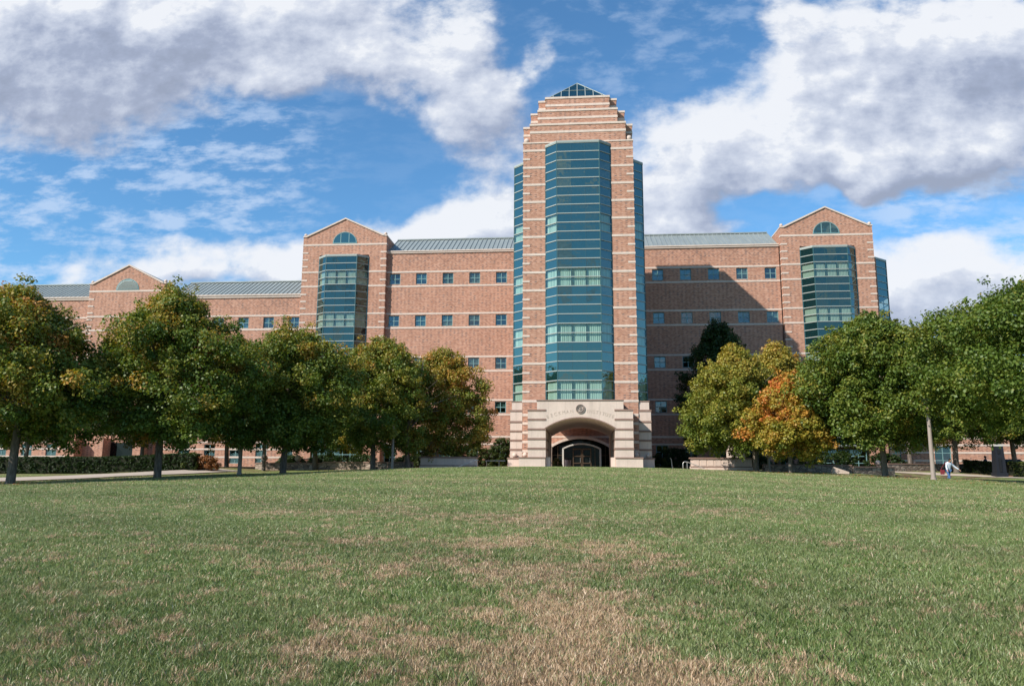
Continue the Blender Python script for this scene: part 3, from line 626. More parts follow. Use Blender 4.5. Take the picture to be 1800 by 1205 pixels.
# --- glass bays
def bay(origin, rot, hf, ho, dep, z0, pitchz, nr, vis, name='glass_bay', vis_side=(), flatcol=3, mm='mull', npf=3):
    """bay window; local x along the wall, y outward (towards the viewer when rot=0)"""
    ca, sa = math.cos(rot), math.sin(rot)
    def T(x, y, z): return (origin[0]+x*ca+y*sa, origin[1]+x*sa-y*ca, z)
    plan = [(-ho, 0.0), (-hf, dep), (hf, dep), (ho, 0.0)]
    fr = MB(); vfr = MB(); runs = {}
    def lbox(b, p, q, z0_, z1_, wo, wi):          # box along p->q, from wi inside to wo outside
        d = (Vector(q)-Vector(p)); L = d.length; d /= L; nrm = Vector((d.y, -d.x))*-1
        P = [Vector(p)+nrm*wo, Vector(q)+nrm*wo, Vector(q)-nrm*wi, Vector(p)-nrm*wi]
        b.add([T(v.x, v.y, z) for z in (z0_, z1_) for v in P], [(0, 1, 2, 3), (7, 6, 5, 4), (0, 4, 5, 1), (1, 5, 6, 2), (2, 6, 7, 3), (3, 7, 4, 0)])
    for fi in range(3):
        p, q = Vector(plan[fi]), Vector(plan[fi+1]); d = q-p; nP = npf if fi == 1 else 1
        nrm = Vector((-d.y, d.x)).normalized()
        if nrm.y < 0: nrm = -nrm
        for r in range(nr):
            za = z0+pitchz*r; zb = za+pitchz; isv = (r in vis) if fi == 1 else (r in vis or r in vis_side)
            run = 0
            for rr in range(1, r+1): run += ((rr in vis) != (rr-1 in vis))
            tgt = runs.setdefault(('v' if isv else 's', run), MB()); cu = runs.setdefault(('c', run), MB())
            for k in range(nP):
                a = p+d*(k/nP); c = p+d*((k+1)/nP)
                jit = [wr.uniform(-.009, .009) for _ in range(2)]; jt = nrm*wr.uniform(-.010, .010)
                a_ = a+nrm*jit[0]; c_ = c+nrm*jit[1]
                tgt.add([T(a_.x, a_.y, za), T(c_.x, c_.y, za), T(c_.x+jt.x, c_.y+jt.y, zb), T(a_.x+jt.x, a_.y+jt.y, zb)], [(0, 1, 2, 3)])
                if isv and r in CUR:
                    L = (c-a).length; n = max(3, int(L/.075)); e = .10
                    off = CUR_GAP
                    pts = [a+(c-a)*((e*.5+(L-e)*i/n)/L)-nrm*(off+.035*(i % 2)) for i in range(n+1)]
                    for i in range(n):
                        cu.add([T(pts[i].x, pts[i].y, za+.02), T(pts[i+1].x, pts[i+1].y, za+.02), T(pts[i+1].x, pts[i+1].y, zb-.02), T(pts[i].x, pts[i].y, zb-.02)], [(0, 1, 2, 3)])
                if k > 0: 
                    w = .05 if isv else .018
                    u = (c-a).normalized()*w/2
                    lbox(vfr, a-u, a+u, za+.03, zb-.03, .03, .05)
        for r in range(nr+1): lbox(fr, p, q, z0+pitchz*r-.033, z0+pitchz*r+.033, .05, .04)
        lbox(fr, p, q, z0+pitchz*nr+.033, z0+pitchz*nr+.18, .07, .1)
    for j, c in enumerate(plan):
        c = Vector(c); zt = z0+pitchz*nr; s = .045
        vfr.add([T(c.x+a, c.y+b_, z) for z in (z0, zt) for a, b_ in ((-s, -s), (s, -s), (s, s), (-s, s))], [(0, 1, 2, 3), (7, 6, 5, 4), (0, 4, 5, 1), (1, 5, 6, 2), (2, 6, 7, 3), (3, 7, 4, 0)])
    zt = z0+pitchz*nr+.15
    cap = MB(); cap.add([T(x, y, zt) for x, y in plan]+[T(x, y, zt+.05) for x, y in plan], [(0, 1, 2, 3), (7, 6, 5, 4), (0, 4, 5, 1), (1, 5, 6, 2), (2, 6, 7, 3), (3, 7, 4, 0)])
    cap.add([T(x, y, z0-.03) for x, y in plan]+[T(x, y, z0-.12) for x, y in plan], [(0, 1, 2, 3), (7, 6, 5, 4), (0, 4, 5, 1), (1, 5, 6, 2), (2, 6, 7, 3), (3, 7, 4, 0)])
    o = fr.build(name, M['mull'], B)
    vfr.build('mullion', M['darkmull'], o)
    for (kk, _), q in runs.items():
        if not q.v: continue
        if kk == 's': q.build('spandrel_glass', M['spandrel' if name == 'tower_glass_bay' else 'spandrel_dark'], o)
        elif kk == 'v': q.build('vision_glass', M['vision'], o)
        else: q.build('curtain', M['curtain'] if name == 'tower_glass_bay' else M['blind'], o)
    cap.build('bay_cap', M['mull'], o)
    return o
CUR_GAP = .12
gable(-24.2, 4.42, 25.98, 28.0, 25.15, 1.28, (2.62, 24.02), M['brick'])
gable(24.32, 4.40, 25.98, 28.05, 25.15, 1.28, (2.62, 24.02), M['brick'])
gable(-47.45, 4.2, 21.3, 23.4, 20.55, 1.25, None, M['brick'], louver=True)
nrg = 26; zg0 = 23.66-.735*nrg
CUR = {nrg-1-2, nrg-1-3, nrg-1-8, nrg-1-9, nrg-1-14, nrg-1-15, nrg-1-20, nrg-1-21}
for cx in (-24.2, 24.32): bay((cx, YG), 0, 1.6, 2.6, .87, zg0, .735, nrg, CUR, 'gable_glass_bay')
# ground-floor window bank under the left bay, and one under the right
for cx in (-24.2, 24.32):
    window(cx, 3.25, YG-.4, 4.6, 1.9, 6, 3, .0)
# side bay of the right-hand gabled block
CUR = set()
s = MB(); s.box(28.72, 29.2, 77.4, 86, 1.5, 22.9); s.build('side_wall', M['brick'], B)
bay((29.22, 81.0), R(90), 1.9, 3.2, 1.55, 23.0-.735*28, .735, 28, {nrg-4, nrg-5}, 'side_glass_bay')

# --- the tower
TX = 0.0; TC = 64.42; HT = 4.42
tw = MB()
for sx in (-1, 1):
    for (ya, yb) in ((60.0, 61.8), (67.04, 68.84)):
        xa, xb = sorted((TX+sx*2.62, TX+sx*HT)); tw.box(xa, xb, ya, yb, 7.05, 27.98)
        xa, xb = sorted((TX+sx*3.84, TX+sx*HT)); tw.box(xa, xb, ya, yb, 2.1, 7.05)
        if ya < 61: xa, xb = sorted((TX+sx*2.9, TX+sx*3.84)); tw.box(xa, xb, ya+.01, yb, 6.42, 7.05)
tw.prism([(TX-HT, 60), (TX+HT, 60), (TX+HT, 68.84), (TX-HT, 68.84)], 27.98, 28.28)
def cross(a, b_):   # half width of the arm, half reach
    return [(TX-a, TC-b_), (TX+a, TC-b_), (TX+a, TC-a), (TX+b_, TC-a), (TX+b_, TC+a), (TX+a, TC+a), (TX+a, TC+b_), (TX-a, TC+b_), (TX-a, TC+a), (TX-b_, TC+a), (TX-b_, TC-a), (TX-a, TC-a)]
lev = [(3.86, 4.42, 28.28, 29.95), (3.25, 3.86, 29.95, 31.42), (2.64, 3.25, 31.42, 32.84)]
for a, b_, z0, z1 in lev: tw.prism(cross(a, b_), z0, z1-.02)
tw.build('tower_wall', M['brick'], B)
core = MB(); core.box(TX-3.75, TX+3.75, 60.75, 68.1, 7.3, 27.9); core.build('tower_core', M['interior'], B)
tb = MB()
def corner_bands(z, th, full=True):
    w = 1.8 if full else .55
    for sx in (-1, 1):
        for sy in (-1, 1):
            xo = TX+sx*(HT+.028); yo = TC+sy*(HT+.028)
            poly = [(xo, yo), (xo-sx*(w+.028), yo), (xo-sx*(w+.028), yo-sy*.2), (xo-sx*.2, yo-sy*.2), (xo-sx*.2, yo-sy*(w+.028)), (xo, yo-sy*(w+.028))]
            if full: poly = [(xo, yo), (xo-sx*(w+.024), yo), (xo-sx*(w+.024), yo-sy*.2), (xo-sx*.2, yo-sy*.2), (xo-sx*.2, yo-sy*(w+.024)), (xo, yo-sy*(w+.024))]
            if sx*sy < 0: poly = poly[::-1]
            tb.prism(poly, z-th/2, z+th/2)
for k in range(15): 
    corner_bands(27.66-1.457*k, .18)
    if k < 14: corner_bands(26.93-1.457*k, .15, False)
def grow(p, e):  # outward growth of an axis-aligned cross
    return [(x+(e if x > TX else -e), y+(e if y > TC else -e)) for x, y in p]
tb.prism([(TX-HT-.04, 59.96), (TX+HT+.04, 59.96), (TX+HT+.04, 68.88), (TX-HT-.04, 68.88)], 28.26, 28.38)
for a, b_, z0, z1 in lev:
    tb.prism(grow(cross(a, b_), .05), z1-.15, z1+.02); tb.prism(grow(cross(a, b_), .03), z1-.82, z1-.63)
tb.build('tower_trim', M['band'], B)
for sx in (-1, 1):
    for sy in (-1, 1): MB().ball((TX+sx*4.15, TC+sy*4.15, 28.60), .24).build('stone_ball', M['stone'], B)
# glass pyramid
ph = 2.72; zb = 32.92; za = 35.75
py = MB(); py.add([(TX-ph, TC-ph, zb), (TX+ph, TC-ph, zb), (TX+ph, TC+ph, zb), (TX-ph, TC+ph, zb), (TX, TC, za)], [(0, 1, 4), (1, 2, 4), (2, 3, 4), (3, 0, 4), (3, 2, 1, 0)])
pyo = py.build('pyramid_skylight', M['skylight'], B)
pf = MB(); C4 = [(TX-ph, TC-ph), (TX+ph, TC-ph), (TX+ph, TC+ph), (TX-ph, TC+ph)]
for i in range(4):
    a = Vector((*C4[i], zb)); c = Vector((*C4[(i+1) % 4], zb)); ap = Vector((TX, TC, za))
    pf.tube([a, ap], [.045, .045], 6); pf.tube([a, c], [.06, .06], 6)
    nrm = (c-a).cross(ap-a).normalized()*.02
    for k in range(1, 8):
        t = k/8; s_ = 1-abs(2*t-1); base = a.lerp(c, t); mid = (a+c)/2
        top = base + (ap-mid)*s_; pf.tube([base+nrm, top+nrm], [.035, .035], 5)
    for s_ in (.52,):
        pf.tube([a.lerp(ap, s_)+nrm, c.lerp(ap, s_)+nrm], [.022, .022], 5)
pf.build('skylight_frame', M['mull'], pyo)
pb = MB(); pb.prism([(TX-ph-.04, TC-ph-.04), (TX+ph+.04, TC-ph-.04), (TX+ph+.04, TC+ph+.04), (TX-ph-.04, TC+ph+.04)], 32.865, 32.93); pb.build('skylight_curb', M['darkmull'], pyo)
# tower bays
CUR = {0, 1, 6, 7, 12, 13}
sideset = {18, 19}
CUR |= sideset
bay((TX, 60.02), 0, 1.68, 2.6, .82, 7.3, .7358, 28, {0, 1, 6, 7, 12, 13}, 'tower_glass_bay', sideset)
bay((TX+HT-.02, TC), R(90), 1.68, 2.6, .95, 7.45, .7358, 27.0.__int__()+0, {0, 1, 6, 7, 12, 13, 18, 19}, 'tower_glass_bay')
bay((TX-HT+.02, TC), R(-90), 1.68, 2.6, .95, 7.45, .7358, 27, {0, 1, 6, 7, 12, 13, 18, 19}, 'tower_glass_bay')
# link between the tower and the wings
lk = MB(); lk.box(-3.0, 3.0, 68.9, 76.9, 6.9, 24.0); lk.build('link_block', M['brick'], B)
tl = MB()
for z, t in bandz[:-2]: tl.box(-3.03, 3.03, 68.86, 76.96, z-t/2, z+t/2)
tl.build('stone_trim', M['band'], B)

# --- entrance portal
def arc_pts(x0, x1, z, rise, n=24):
    h = (x1-x0)/2; Rr = (h*h+rise*rise)/(2*rise); cz = z+rise-Rr; cx = (x0+x1)/2; a0 = math.asin(h/Rr)
    return [(cx+Rr*math.sin(-a0+2*a0*i/n), cz+Rr*math.cos(-a0+2*a0*i/n)) for i in range(n+1)]
ps = MB(); PF = 57.5
arc = arc_pts(-2.53, 2.53, 5.03, .75)
ps.slab(arc+[(2.53, 6.40), (3.16, 6.40), (3.16, 7.04), (-3.16, 7.04), (-3.16, 6.40), (-2.53, 6.40)], PF, 60.3)
ps.slab(arc+[(2.53, 7.03), (-2.53, 7.03)], 60.3, 69.4)
for s in (-1, 1):
    xa, xb = sorted((s*2.53, s*3.84)); ps.box(xa, xb, PF, 61.9, 2.05, 6.38); ps.box(xa, xb, 66.9, 69.4, 2.05, 6.38)
    ps.box(*sorted((s*2.535, s*5.2)), 61.9, 66.9, 5.25, 7.02)
    ps.box(*sorted((s*4.44, s*5.36)), 60.06, 61.88, 2.05, 6.56); ps.box(*sorted((s*4.44, s*5.24)), 60.10, 61.86, 6.56, 7.2)
    ps.box(*sorted((s*4.44, s*5.36)), 66.92, 68.8, 2.05, 6.56); ps.box(*sorted((s*4.44, s*5.24)), 66.94, 68.78, 6.56, 7.2)
    ps.box(*sorted((s*2.56, s*4.48)), 57.38, 59.96, 2.05, 2.86)
    ps.box(*sorted((s*4.49, s*5.50)), 59.6, 61.95, 2.05, 2.86)
    ps.box(*sorted((s*2.2, s*2.52)), 57.9, 58.3, 2.05, 2.95)
PO = ps.build('entrance_portal', M['stone'], B)
pj = MB()
for s in (-1, 1):
    for z in (6.38, 5.70, 4.99, 4.29, 3.59):
        pj.box(*sorted((s*2.50, s*3.87)), PF-.04, 61.92, z-.09, z+.045)
        z2 = z+.17 if z > 6 else z; pj.box(*sorted((s*4.43, s*5.40)), 60.02, 61.9, z2-.09, z2+.045)
    pj.box(*sorted((s*2.52, s*4.52)), 57.33, 59.98, 2.86, 2.95); pj.box(*sorted((s*4.525, s*5.55)), 59.55, 61.97, 2.86, 2.95)
    pj.box(*sorted((s*4.44, s*5.28)), 60.06, 61.87, 7.2, 7.27)
pj.box(-3.2, 3.2, PF-.05, 60.0, 7.045, 7.13)
a2 = arc_pts(-2.60, 2.60, 5.06, .80); a1 = arc_pts(-2.525, 2.525, 5.03, .75)
for i in range(24): pj.slab([a1[i], a1[i+1], a2[i+1], a2[i]], PF-.05, PF-.002)
pj.build('stone_joint', M['joint'], PO)
tb2 = MB()
for s in (-1, 1):
    for z in (6.20, 5.55, 4.85, 4.15, 3.45): tb2.box(*sorted((s*3.88, s*4.42)), 59.97, 60.1, z-.10, z+.10)
tb2.build('stone_trim', M['band'], B)
for x, y in ((-5.0, 59.85), (-4.12, 58.6), (4.12, 58.6), (5.08, 59.85)):
    MB().ball((x, y, 2.95+.18), .185, 20, 12).build('stone_ball', M['stone'], B)
# incised name and round seal
def text_mesh(ch, size, depth):
    cu = bpy.data.curves.new('letter', 'FONT'); cu.body = ch; cu.size = size; cu.extrude = depth; cu.align_x = 'CENTER'; cu.align_y = 'CENTER'; cu.offset = -.002
    o = bpy.data.objects.new('letter', cu); me = bpy.data.meshes.new_from_object(o); bpy.data.objects.remove(o); bpy.data.curves.remove(cu); return me
lb = MB()
def put_letters(word, xs):
    for ch, x in zip(word, xs):
        me = text_mesh(ch, .36, .006); Rr = 9.0; z = 6.30 - x*x/(2*Rr)*1.35; a = -math.atan(x/Rr*1.35)
        vs = [(x+v.co.x*.9*math.cos(a)-v.co.y*math.sin(a), PF-.008-v.co.z, z+v.co.x*.9*math.sin(a)+v.co.y*math.cos(a)) for v in me.vertices]
        vs = [(x+v.co.x*.9*math.cos(a)-v.co.y*math.sin(a), PF-.008-v.co.z, z+v.co.x*.9*math.sin(a)+v.co.y*math.cos(a)) for v in me.vertices]
        lb.add(vs, [tuple(p.vertices) for p in me.polygons]); bpy.data.meshes.remove(me)
put_letters('BECKMAN', np.linspace(-2.38, -.62, 7)); put_letters('INSTITUTE', np.linspace(.55, 2.38, 9))
lb.build('carved_lettering', M['letter'], PO)
sl_ = MB(); sc = (0.03, PF-.03, 6.45)
def disc(b, r0, r1, y0, y1, n=32):
    for i in range(n):
        a, c = 2*math.pi*i/n, 2*math.pi*(i+1)/n
        b.slab([(sc[0]+r0*math.cos(a), sc[2]+r0*math.sin(a)), (sc[0]+r1*math.cos(a), sc[2]+r1*math.sin(a)), (sc[0]+r1*math.cos(c), sc[2]+r1*math.sin(c)), (sc[0]+r0*math.cos(c), sc[2]+r0*math.sin(c))], y0, y1)
disc(sl_, .30, .34, PF-.06, PF-.002); disc(sl_, .20, .225, PF-.06, PF-.002)
for i in range(26):
    a = 2*math.pi*i/26; sl_.ball((sc[0]+.262*math.cos(a), PF-.03, sc[2]+.262*math.sin(a)), .020, 6, 4)
sl_.box(sc[0]-.09, sc[0]+.09, PF-.05, PF-.003, sc[2]-.10, sc[2]+.02); sl_.box(sc[0]-.03, sc[0]+.03, PF-.06, PF-.003, sc[2]+.02, sc[2]+.14); sl_.box(sc[0]-.13, sc[0]+.13, PF-.045, PF-.003, sc[2]+.02, sc[2]+.05)
sl_.build('round_seal', M['seal'], PO)
# inner arch and doors on the wall behind the tower
dg = MB(); a = arc_pts(-2.75, 2.75, 4.35, .8); dg.slab(a+[(2.75, 2.1), (-2.75, 2.1)], 76.86, 76.92)
DO = dg.build('entrance_glazing', M['doorglass'], B)
ar = MB(); a1 = arc_pts(-2.75, 2.75, 4.35, .8); a2 = arc_pts(-3.0, 3.0, 4.45, .95)
for i in range(24): ar.slab([a1[i], a1[i+1], a2[i+1], a2[i]], 76.3, 76.97)
ar.box(-3.0, -2.76, 76.3, 76.97, 2.1, 4.4); ar.box(2.76, 3.0, 76.3, 76.97, 2.1, 4.4)
ar.build('arch_surround', M['band'], DO)
wf = MB(); a1 = arc_pts(-1.62, 1.85, 4.15, .45); a2 = arc_pts(-1.75, 1.98, 4.22, .50)
for i in range(24): wf.slab([a1[i], a1[i+1], a2[i+1], a2[i]], 76.0, 76.84)
wf.box(-1.75, -1.6, 76.0, 76.84, 2.1, 4.2); wf.box(1.83, 1.98, 76.0, 76.84, 2.1, 4.2); wf.build('white_door_surround', M['white'], DO)
for x0 in (-.75, .17):
    d = MB(); x1 = x0+.88
    d.box(x0, x0+.1, 76.72, 76.82, 2.2, 4.25); d.box(x1-.1, x1, 76.72, 76.82, 2.2, 4.25); d.box(x0+.1, x1-.1, 76.72, 76.82, 4.12, 4.25); d.box(x0+.1, x1-.1, 76.72, 76.82, 3.45, 3.55); d.box(x0+.1, x1-.1, 76.72, 76.82, 2.78, 2.88); d.box(x0+.1, x1-.1, 76.72, 76.82, 2.2, 2.35)
    dd = d.build('door', M['bronze'], DO); MB().tube([(x1-.14, 76.66, 2.9), (x1-.14, 76.66, 3.35)], [.02, .02], 6).build('handle', M['steel'], DO)
fm = MB()
for x in (-2.2, 1.4, 2.4): fm.box(x-.03, x+.03, 76.78, 76.85, 2.2, 4.5)
fm.box(-2.7, -1.76, 76.79, 76.84, 3.55, 3.6); fm.box(1.99, 2.7, 76.79, 76.84, 3.55, 3.6); fm.box(-2.7, -1.76, 76.79, 76.84, 2.85, 2.9); fm.build('glazing_bars', M['bronze'], DO)
# recessed entry and brick piers at the foot of the far-left gable
for x in (-51.2, -48.2, -44.2): pr = MB(); pr.box(x-.42, x+.42, 75.2, YG-.02, 1.6, 5.1); pr.build('brick_pier', M['brick'], B)
en = MB(); en.box(-47.7, -44.7, YG-.06, YG-.02, 1.7, 4.7); en.build('dark_entry', M['doorglass'], B)
# ------------------------------------------------------------------ trees
def leaves(centres, radii, n_each, size, r, tint0, tint_sd, squash=.8, tiers=0.0):
    """leaf-sized rhombi scattered through clumps; tint per clump plus per leaf"""
    C = np.repeat(centres, n_each, 0); RR = np.repeat(radii, n_each); T = np.repeat(tint0, n_each)
    n = len(C); d = r.normal(size=(n, 3)); d /= np.linalg.norm(d, axis=1)[:, None]
    rad = RR*(r.random(n)**.45); p = C+d*rad[:, None]*np.array([1, 1, squash])
    nrm = d*.75+r.normal(size=(n, 3))*.55+np.array([0, 0, .55]); nrm /= np.linalg.norm(nrm, axis=1)[:, None]
    t = np.cross(nrm, r.normal(size=(n, 3))); t /= np.linalg.norm(t, axis=1)[:, None]; b = np.cross(nrm, t)
    s = size*r.uniform(.6, 1.25, n)[:, None]
    v = np.stack([p-t*s*.5, p+b*s*.42+nrm*s*.08, p+t*s*.55-nrm*s*.1, p-b*s*.42+nrm*s*.08], 1).reshape(-1, 3)
    return v, np.clip(T+r.normal(size=n)*tint_sd, 0, 1)
PROF = {'cone': [.74, .93, 1, .96, .84, .62, .38, .12], 'dome': [.62, .88, 1, 1, .93, .76, .52, .18]}
def tree(label, x, y, cx, rx, zb, zt, leafmat, tint=(.3, .15), seed=0, ry=None, trunk_r=.19, group=None, n_clump=330, per=145, leafsize=.15, autumn_top=0.0, cy=0, name='maple_tree', gap=0, flat=.62, shape=None):
    r = np.random.default_rng(seed); g0 = gz(x, y)
    root = empty(name, (x, y, g0), label, 'tree', group)
    zt -= .45; shape = shape or ('dome' if flat < .6 else 'cone'); n_clump = int(n_clump*1.6)
    ry = ry or rx*.95; H = zt-zb; ox = cx-x
    tb_ = MB(); tb_.local = True; lean = r.normal(0, .12, 2)
    th = zb-g0+H*.35
    pts = [(0, 0, -.15), (0, 0, .12), (lean[0]*.3, lean[1]*.3, th*.35), (lean[0], lean[1], th*.7), (lean[0]*1.4+ox*.3, lean[1], th), (ox*.5, 0, th+H*.3), (ox*.6, 0, th+H*.5)]
    tb_.tube(pts, [trunk_r*1.45, trunk_r*1.12, trunk_r*.98, trunk_r*.9, trunk_r*.62, trunk_r*.35, trunk_r*.1], 10)
    for k in range(11):
        a = k*2.4+r.random(); s0 = r.uniform(.62, 1.25)*th; le = rx*r.uniform(.5, .85); up = H*r.uniform(.05, .4)
        bx, by = lean[0]*1.2, lean[1]*1.2; e = (bx+ox*.5+math.cos(a)*le, by+math.sin(a)*le, s0+up)
        tb_.tube([(bx, by, s0), (bx+(e[0]-bx)*.45, by+(e[1]-by)*.45, s0+up*.7), e], [trunk_r*.42, trunk_r*.25, trunk_r*.06], 6)
    tr_ = tb_.build('trunk', M['bark'], root)
    # crown: clumps on a lumpy ovoid shell, widest below the middle, plus a sparser inside
    n = n_clump; u = r.uniform(-1, 1, n); ph = r.uniform(0, 2*np.pi, n)
    hz_ = (u+1)/2                                    # 0 bottom .. 1 top
    prof = np.interp(hz_, [0, .12, .27, .45, .62, .78, .9, 1], PROF[shape])   # outline
    ls = r.uniform(0, 6.28, 8)
    lump = 1+.11*np.sin(2*ph+ls[0]+hz_*3)+.10*np.sin(3*ph+ls[1]-hz_*5)+.09*np.sin(5*ph+ls[2]+hz_*9)+.07*np.sin(hz_*16+ls[3]+ph*2)
    shell = r.random(n)**.28; inner = r.random(n) < .22; shell[inner] *= .55
    cxs = ox+np.cos(ph)*rx*prof*lump*shell; cys = cy+np.sin(ph)*ry*prof*lump*shell
    zz = (zb-g0)+.30+hz_*(H-.75)*(1+.04*np.sin(3*ph+ls[4])); zz += np.where(hz_ < .3, .45*np.sin(4*ph+ls[5])+.1, 0)
    cr = r.uniform(.38, .80, n)*(rx/4)**.4
    keep = np.ones(n, bool)
    if gap:
        keep = (np.sin(ph*4+ls[6]+zz*1.9)*np.sin(zz*2.7+ls[7]) < 1-gap)
    Cc = np.stack([cxs, cys, zz], -1)[keep]; cr = cr[keep]; hh = hz_[keep]; pp = ph[keep]
    patch = .5+.5*np.sin(pp*1.7+ls[3]+hh*5)*np.sin(hh*6+ls[2])
    t0 = tint[0]+tint[1]*r.normal(size=len(Cc))+autumn_top*(hh-.35)+.16*(patch-.5)
    v, tt = leaves(Cc, cr, per, leafsize, r, t0, .09)
    # twig tips that break the outline
    k = len(Cc)//4; ii = r.choice(len(Cc), k, replace=False); dirs = Cc[ii]-np.array([ox, cy, (zb-g0)+H*.4]); dirs /= np.linalg.norm(dirs, axis=1)[:, None]
    v2, t2 = leaves(Cc[ii]+dirs*cr[ii][:, None]*1.15, cr[ii]*.42, max(10, per//5), leafsize*.95, r, t0[ii], .09)
    npmesh('crown', np.concatenate([v, v2]), 4, M[leafmat], root, np.concatenate([tt, t2]))
    return root
GL, GR = 'maples standing along the left of the lawn', 'maples standing along the right of the lawn'
tree('maple at the left edge of the photo with brown-orange leaf tips near its top', -28.9, 38, -29.6, 4.9, 3.0, 11.7, 'leaf_green', (.50, .17), 1, trunk_r=.2, group=GL, autumn_top=.28, n_clump=420, gap=.12)
tree('tall green maple with trunk beside the concrete path and hedge end', -23.9, 43, -23.6, 5.0, 3.2, 12.6, 'leaf_green', (.42, .16), 2, group=GL, autumn_top=.30, n_clump=430)
tree('round green maple with trunk next to the left lamp post', -18.9, 49, -18.8, 4.3, 3.2, 11.5, 'leaf_green', (.42, .15), 3, group=GL, autumn_top=.26, n_clump=380, shape='dome')
tree('bright green maple before the left gable tower, just left of the yellowing one', -15.2, 57, -14.7, 3.9, 3.3, 12.1, 'leaf_green', (.48, .13), 4, group=GL, autumn_top=.2, n_clump=330, shape='dome')
tree('yellow-green maple nearest the entrance on the left, long low branches', -12.9, 58.2, -11.2, 4.2, 3.2, 12.0, 'leaf_green', (.60, .14), 5, group=GL, autumn_top=.14, n_clump=320, gap=.25, shape='dome', cy=3.2, ry=3.0)
GB = 'shaded trees behind the left row'
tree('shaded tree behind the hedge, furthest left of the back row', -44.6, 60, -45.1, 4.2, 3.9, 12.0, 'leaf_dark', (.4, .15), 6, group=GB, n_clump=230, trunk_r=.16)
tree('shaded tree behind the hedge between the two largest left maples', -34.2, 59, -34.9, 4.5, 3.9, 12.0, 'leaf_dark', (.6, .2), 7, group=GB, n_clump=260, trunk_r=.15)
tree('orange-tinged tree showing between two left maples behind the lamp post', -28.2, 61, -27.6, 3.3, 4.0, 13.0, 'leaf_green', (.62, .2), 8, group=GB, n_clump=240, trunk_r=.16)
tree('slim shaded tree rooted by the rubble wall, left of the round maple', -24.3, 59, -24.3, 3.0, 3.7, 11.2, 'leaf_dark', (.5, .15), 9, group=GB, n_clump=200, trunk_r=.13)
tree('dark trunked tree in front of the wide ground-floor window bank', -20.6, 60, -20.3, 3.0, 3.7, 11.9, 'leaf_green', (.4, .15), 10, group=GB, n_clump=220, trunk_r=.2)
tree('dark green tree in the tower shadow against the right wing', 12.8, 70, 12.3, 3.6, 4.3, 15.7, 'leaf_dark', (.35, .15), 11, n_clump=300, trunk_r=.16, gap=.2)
tree('olive-yellow maple nearest the entrance on the right', 12.1, 56, 10.9, 3.6, 3.4, 11.1, 'leaf_yellow', (.25, .13), 12, group=GR, autumn_top=.45, n_clump=350, gap=.1)
tree('golden-topped maple directly behind the orange one', 14.6, 60, 14.7, 3.0, 3.9, 12.0, 'leaf_yellow', (.45, .15), 13, group=GR, autumn_top=.3, n_clump=300, trunk_r=.14, gap=.1)
tree('small maple with bright orange leaves on the right of the lawn', 13.0, 50.5, 13.2, 2.6, 3.0, 8.4, 'leaf_orange', (.47, .15), 14, group=GR, autumn_top=.35, n_clump=260, trunk_r=.12)
tree('broad domed green maple on the right with a pale sunlit trunk', 18.1, 49, 17.7, 4.0, 3.4, 11.9, 'leaf_green', (.40, .10), 15, group=GR, autumn_top=.05, n_clump=420, trunk_r=.17, flat=.55)
tree('green tree showing in the dip between the two big right maples', 27.2, 68, 28.8, 3.4, 4.5, 14.2, 'leaf_green', (.36, .12), 16, group=GR, n_clump=240, trunk_r=.17)
tree('green maple behind the walking person', 29.9, 66, 30.6, 4.5, 4.3, 14.5, 'leaf_green', (.40, .10), 17, group=GR, n_clump=360, trunk_r=.2)
tree('largest green maple filling the right edge of the photo', 25.0, 41, 23.3, 6.2, 4.3, 11.9, 'leaf_green', (.36, .09), 18, group=GR, n_clump=600, trunk_r=.22, flat=.55)
tree('small tree by the far hedge at the right edge, dark trunk', 34.4, 66, 34.6, 2.7, 4.3, 10.0, 'leaf_dark', (.5, .15), 19, group=GR, n_clump=180, trunk_r=.18)

# ------------------------------------------------------------------ shrubs and hedges
def shrub(label, x, y, rx, ry, h, leafmat, tint, seed, name='shrub', z=None, n=60, per=90, group=None, cat='shrub', size=.09):
    r = np.random.default_rng(seed); g0 = gz(x, y) if z is None else z
    root = empty(name, (x, y, g0), label, cat, group)
    t = MB(); t.local = True
    for k in range(6):
        a = k*1.05; t.tube([(0, 0, -.1), (math.cos(a)*rx*.25, math.sin(a)*ry*.25, h*.4), (math.cos(a)*rx*.6, math.sin(a)*ry*.6, h*.8)], [.04, .03, .01], 5)
    t.build('stems', M['bark'], root)
    th = r.uniform(0, 2*np.pi, n); u = r.random(n)**.5; hh = r.random(n)
    prof = np.sqrt(np.clip(1-(hh*.95)**2, 0, 1))
    Cc = np.stack([np.cos(th)*rx*u*prof, np.sin(th)*ry*u*prof, .15+hh*(h-.2)], -1)
    v, tt = leaves(Cc, r.uniform(.14, .32, n)*(1 if rx > .7 else .7), per, size, r, tint[0]+tint[1]*r.normal(size=n), .1)
    npmesh('foliage', v, 4, M[leafmat], root, tt); return root
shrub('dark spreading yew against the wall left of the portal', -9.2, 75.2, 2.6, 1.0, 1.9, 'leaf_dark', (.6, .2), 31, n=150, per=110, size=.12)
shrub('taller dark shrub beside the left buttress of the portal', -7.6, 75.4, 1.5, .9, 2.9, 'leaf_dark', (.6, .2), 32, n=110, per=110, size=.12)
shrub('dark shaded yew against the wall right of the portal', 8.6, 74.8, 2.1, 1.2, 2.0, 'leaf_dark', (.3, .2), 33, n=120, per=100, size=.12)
shrub('reddish shrub beside the stone ball behind the left planter wall', -9.4, 61.6, .8, .5, 1.25, 'leaf_red', (.5, .2), 34, n=50)
shrub('low red-orange shrub at the end of the left hedge', -27.3, 55.6, 1.1, .6, 1.05, 'leaf_red', (.4, .2), 35, n=70)
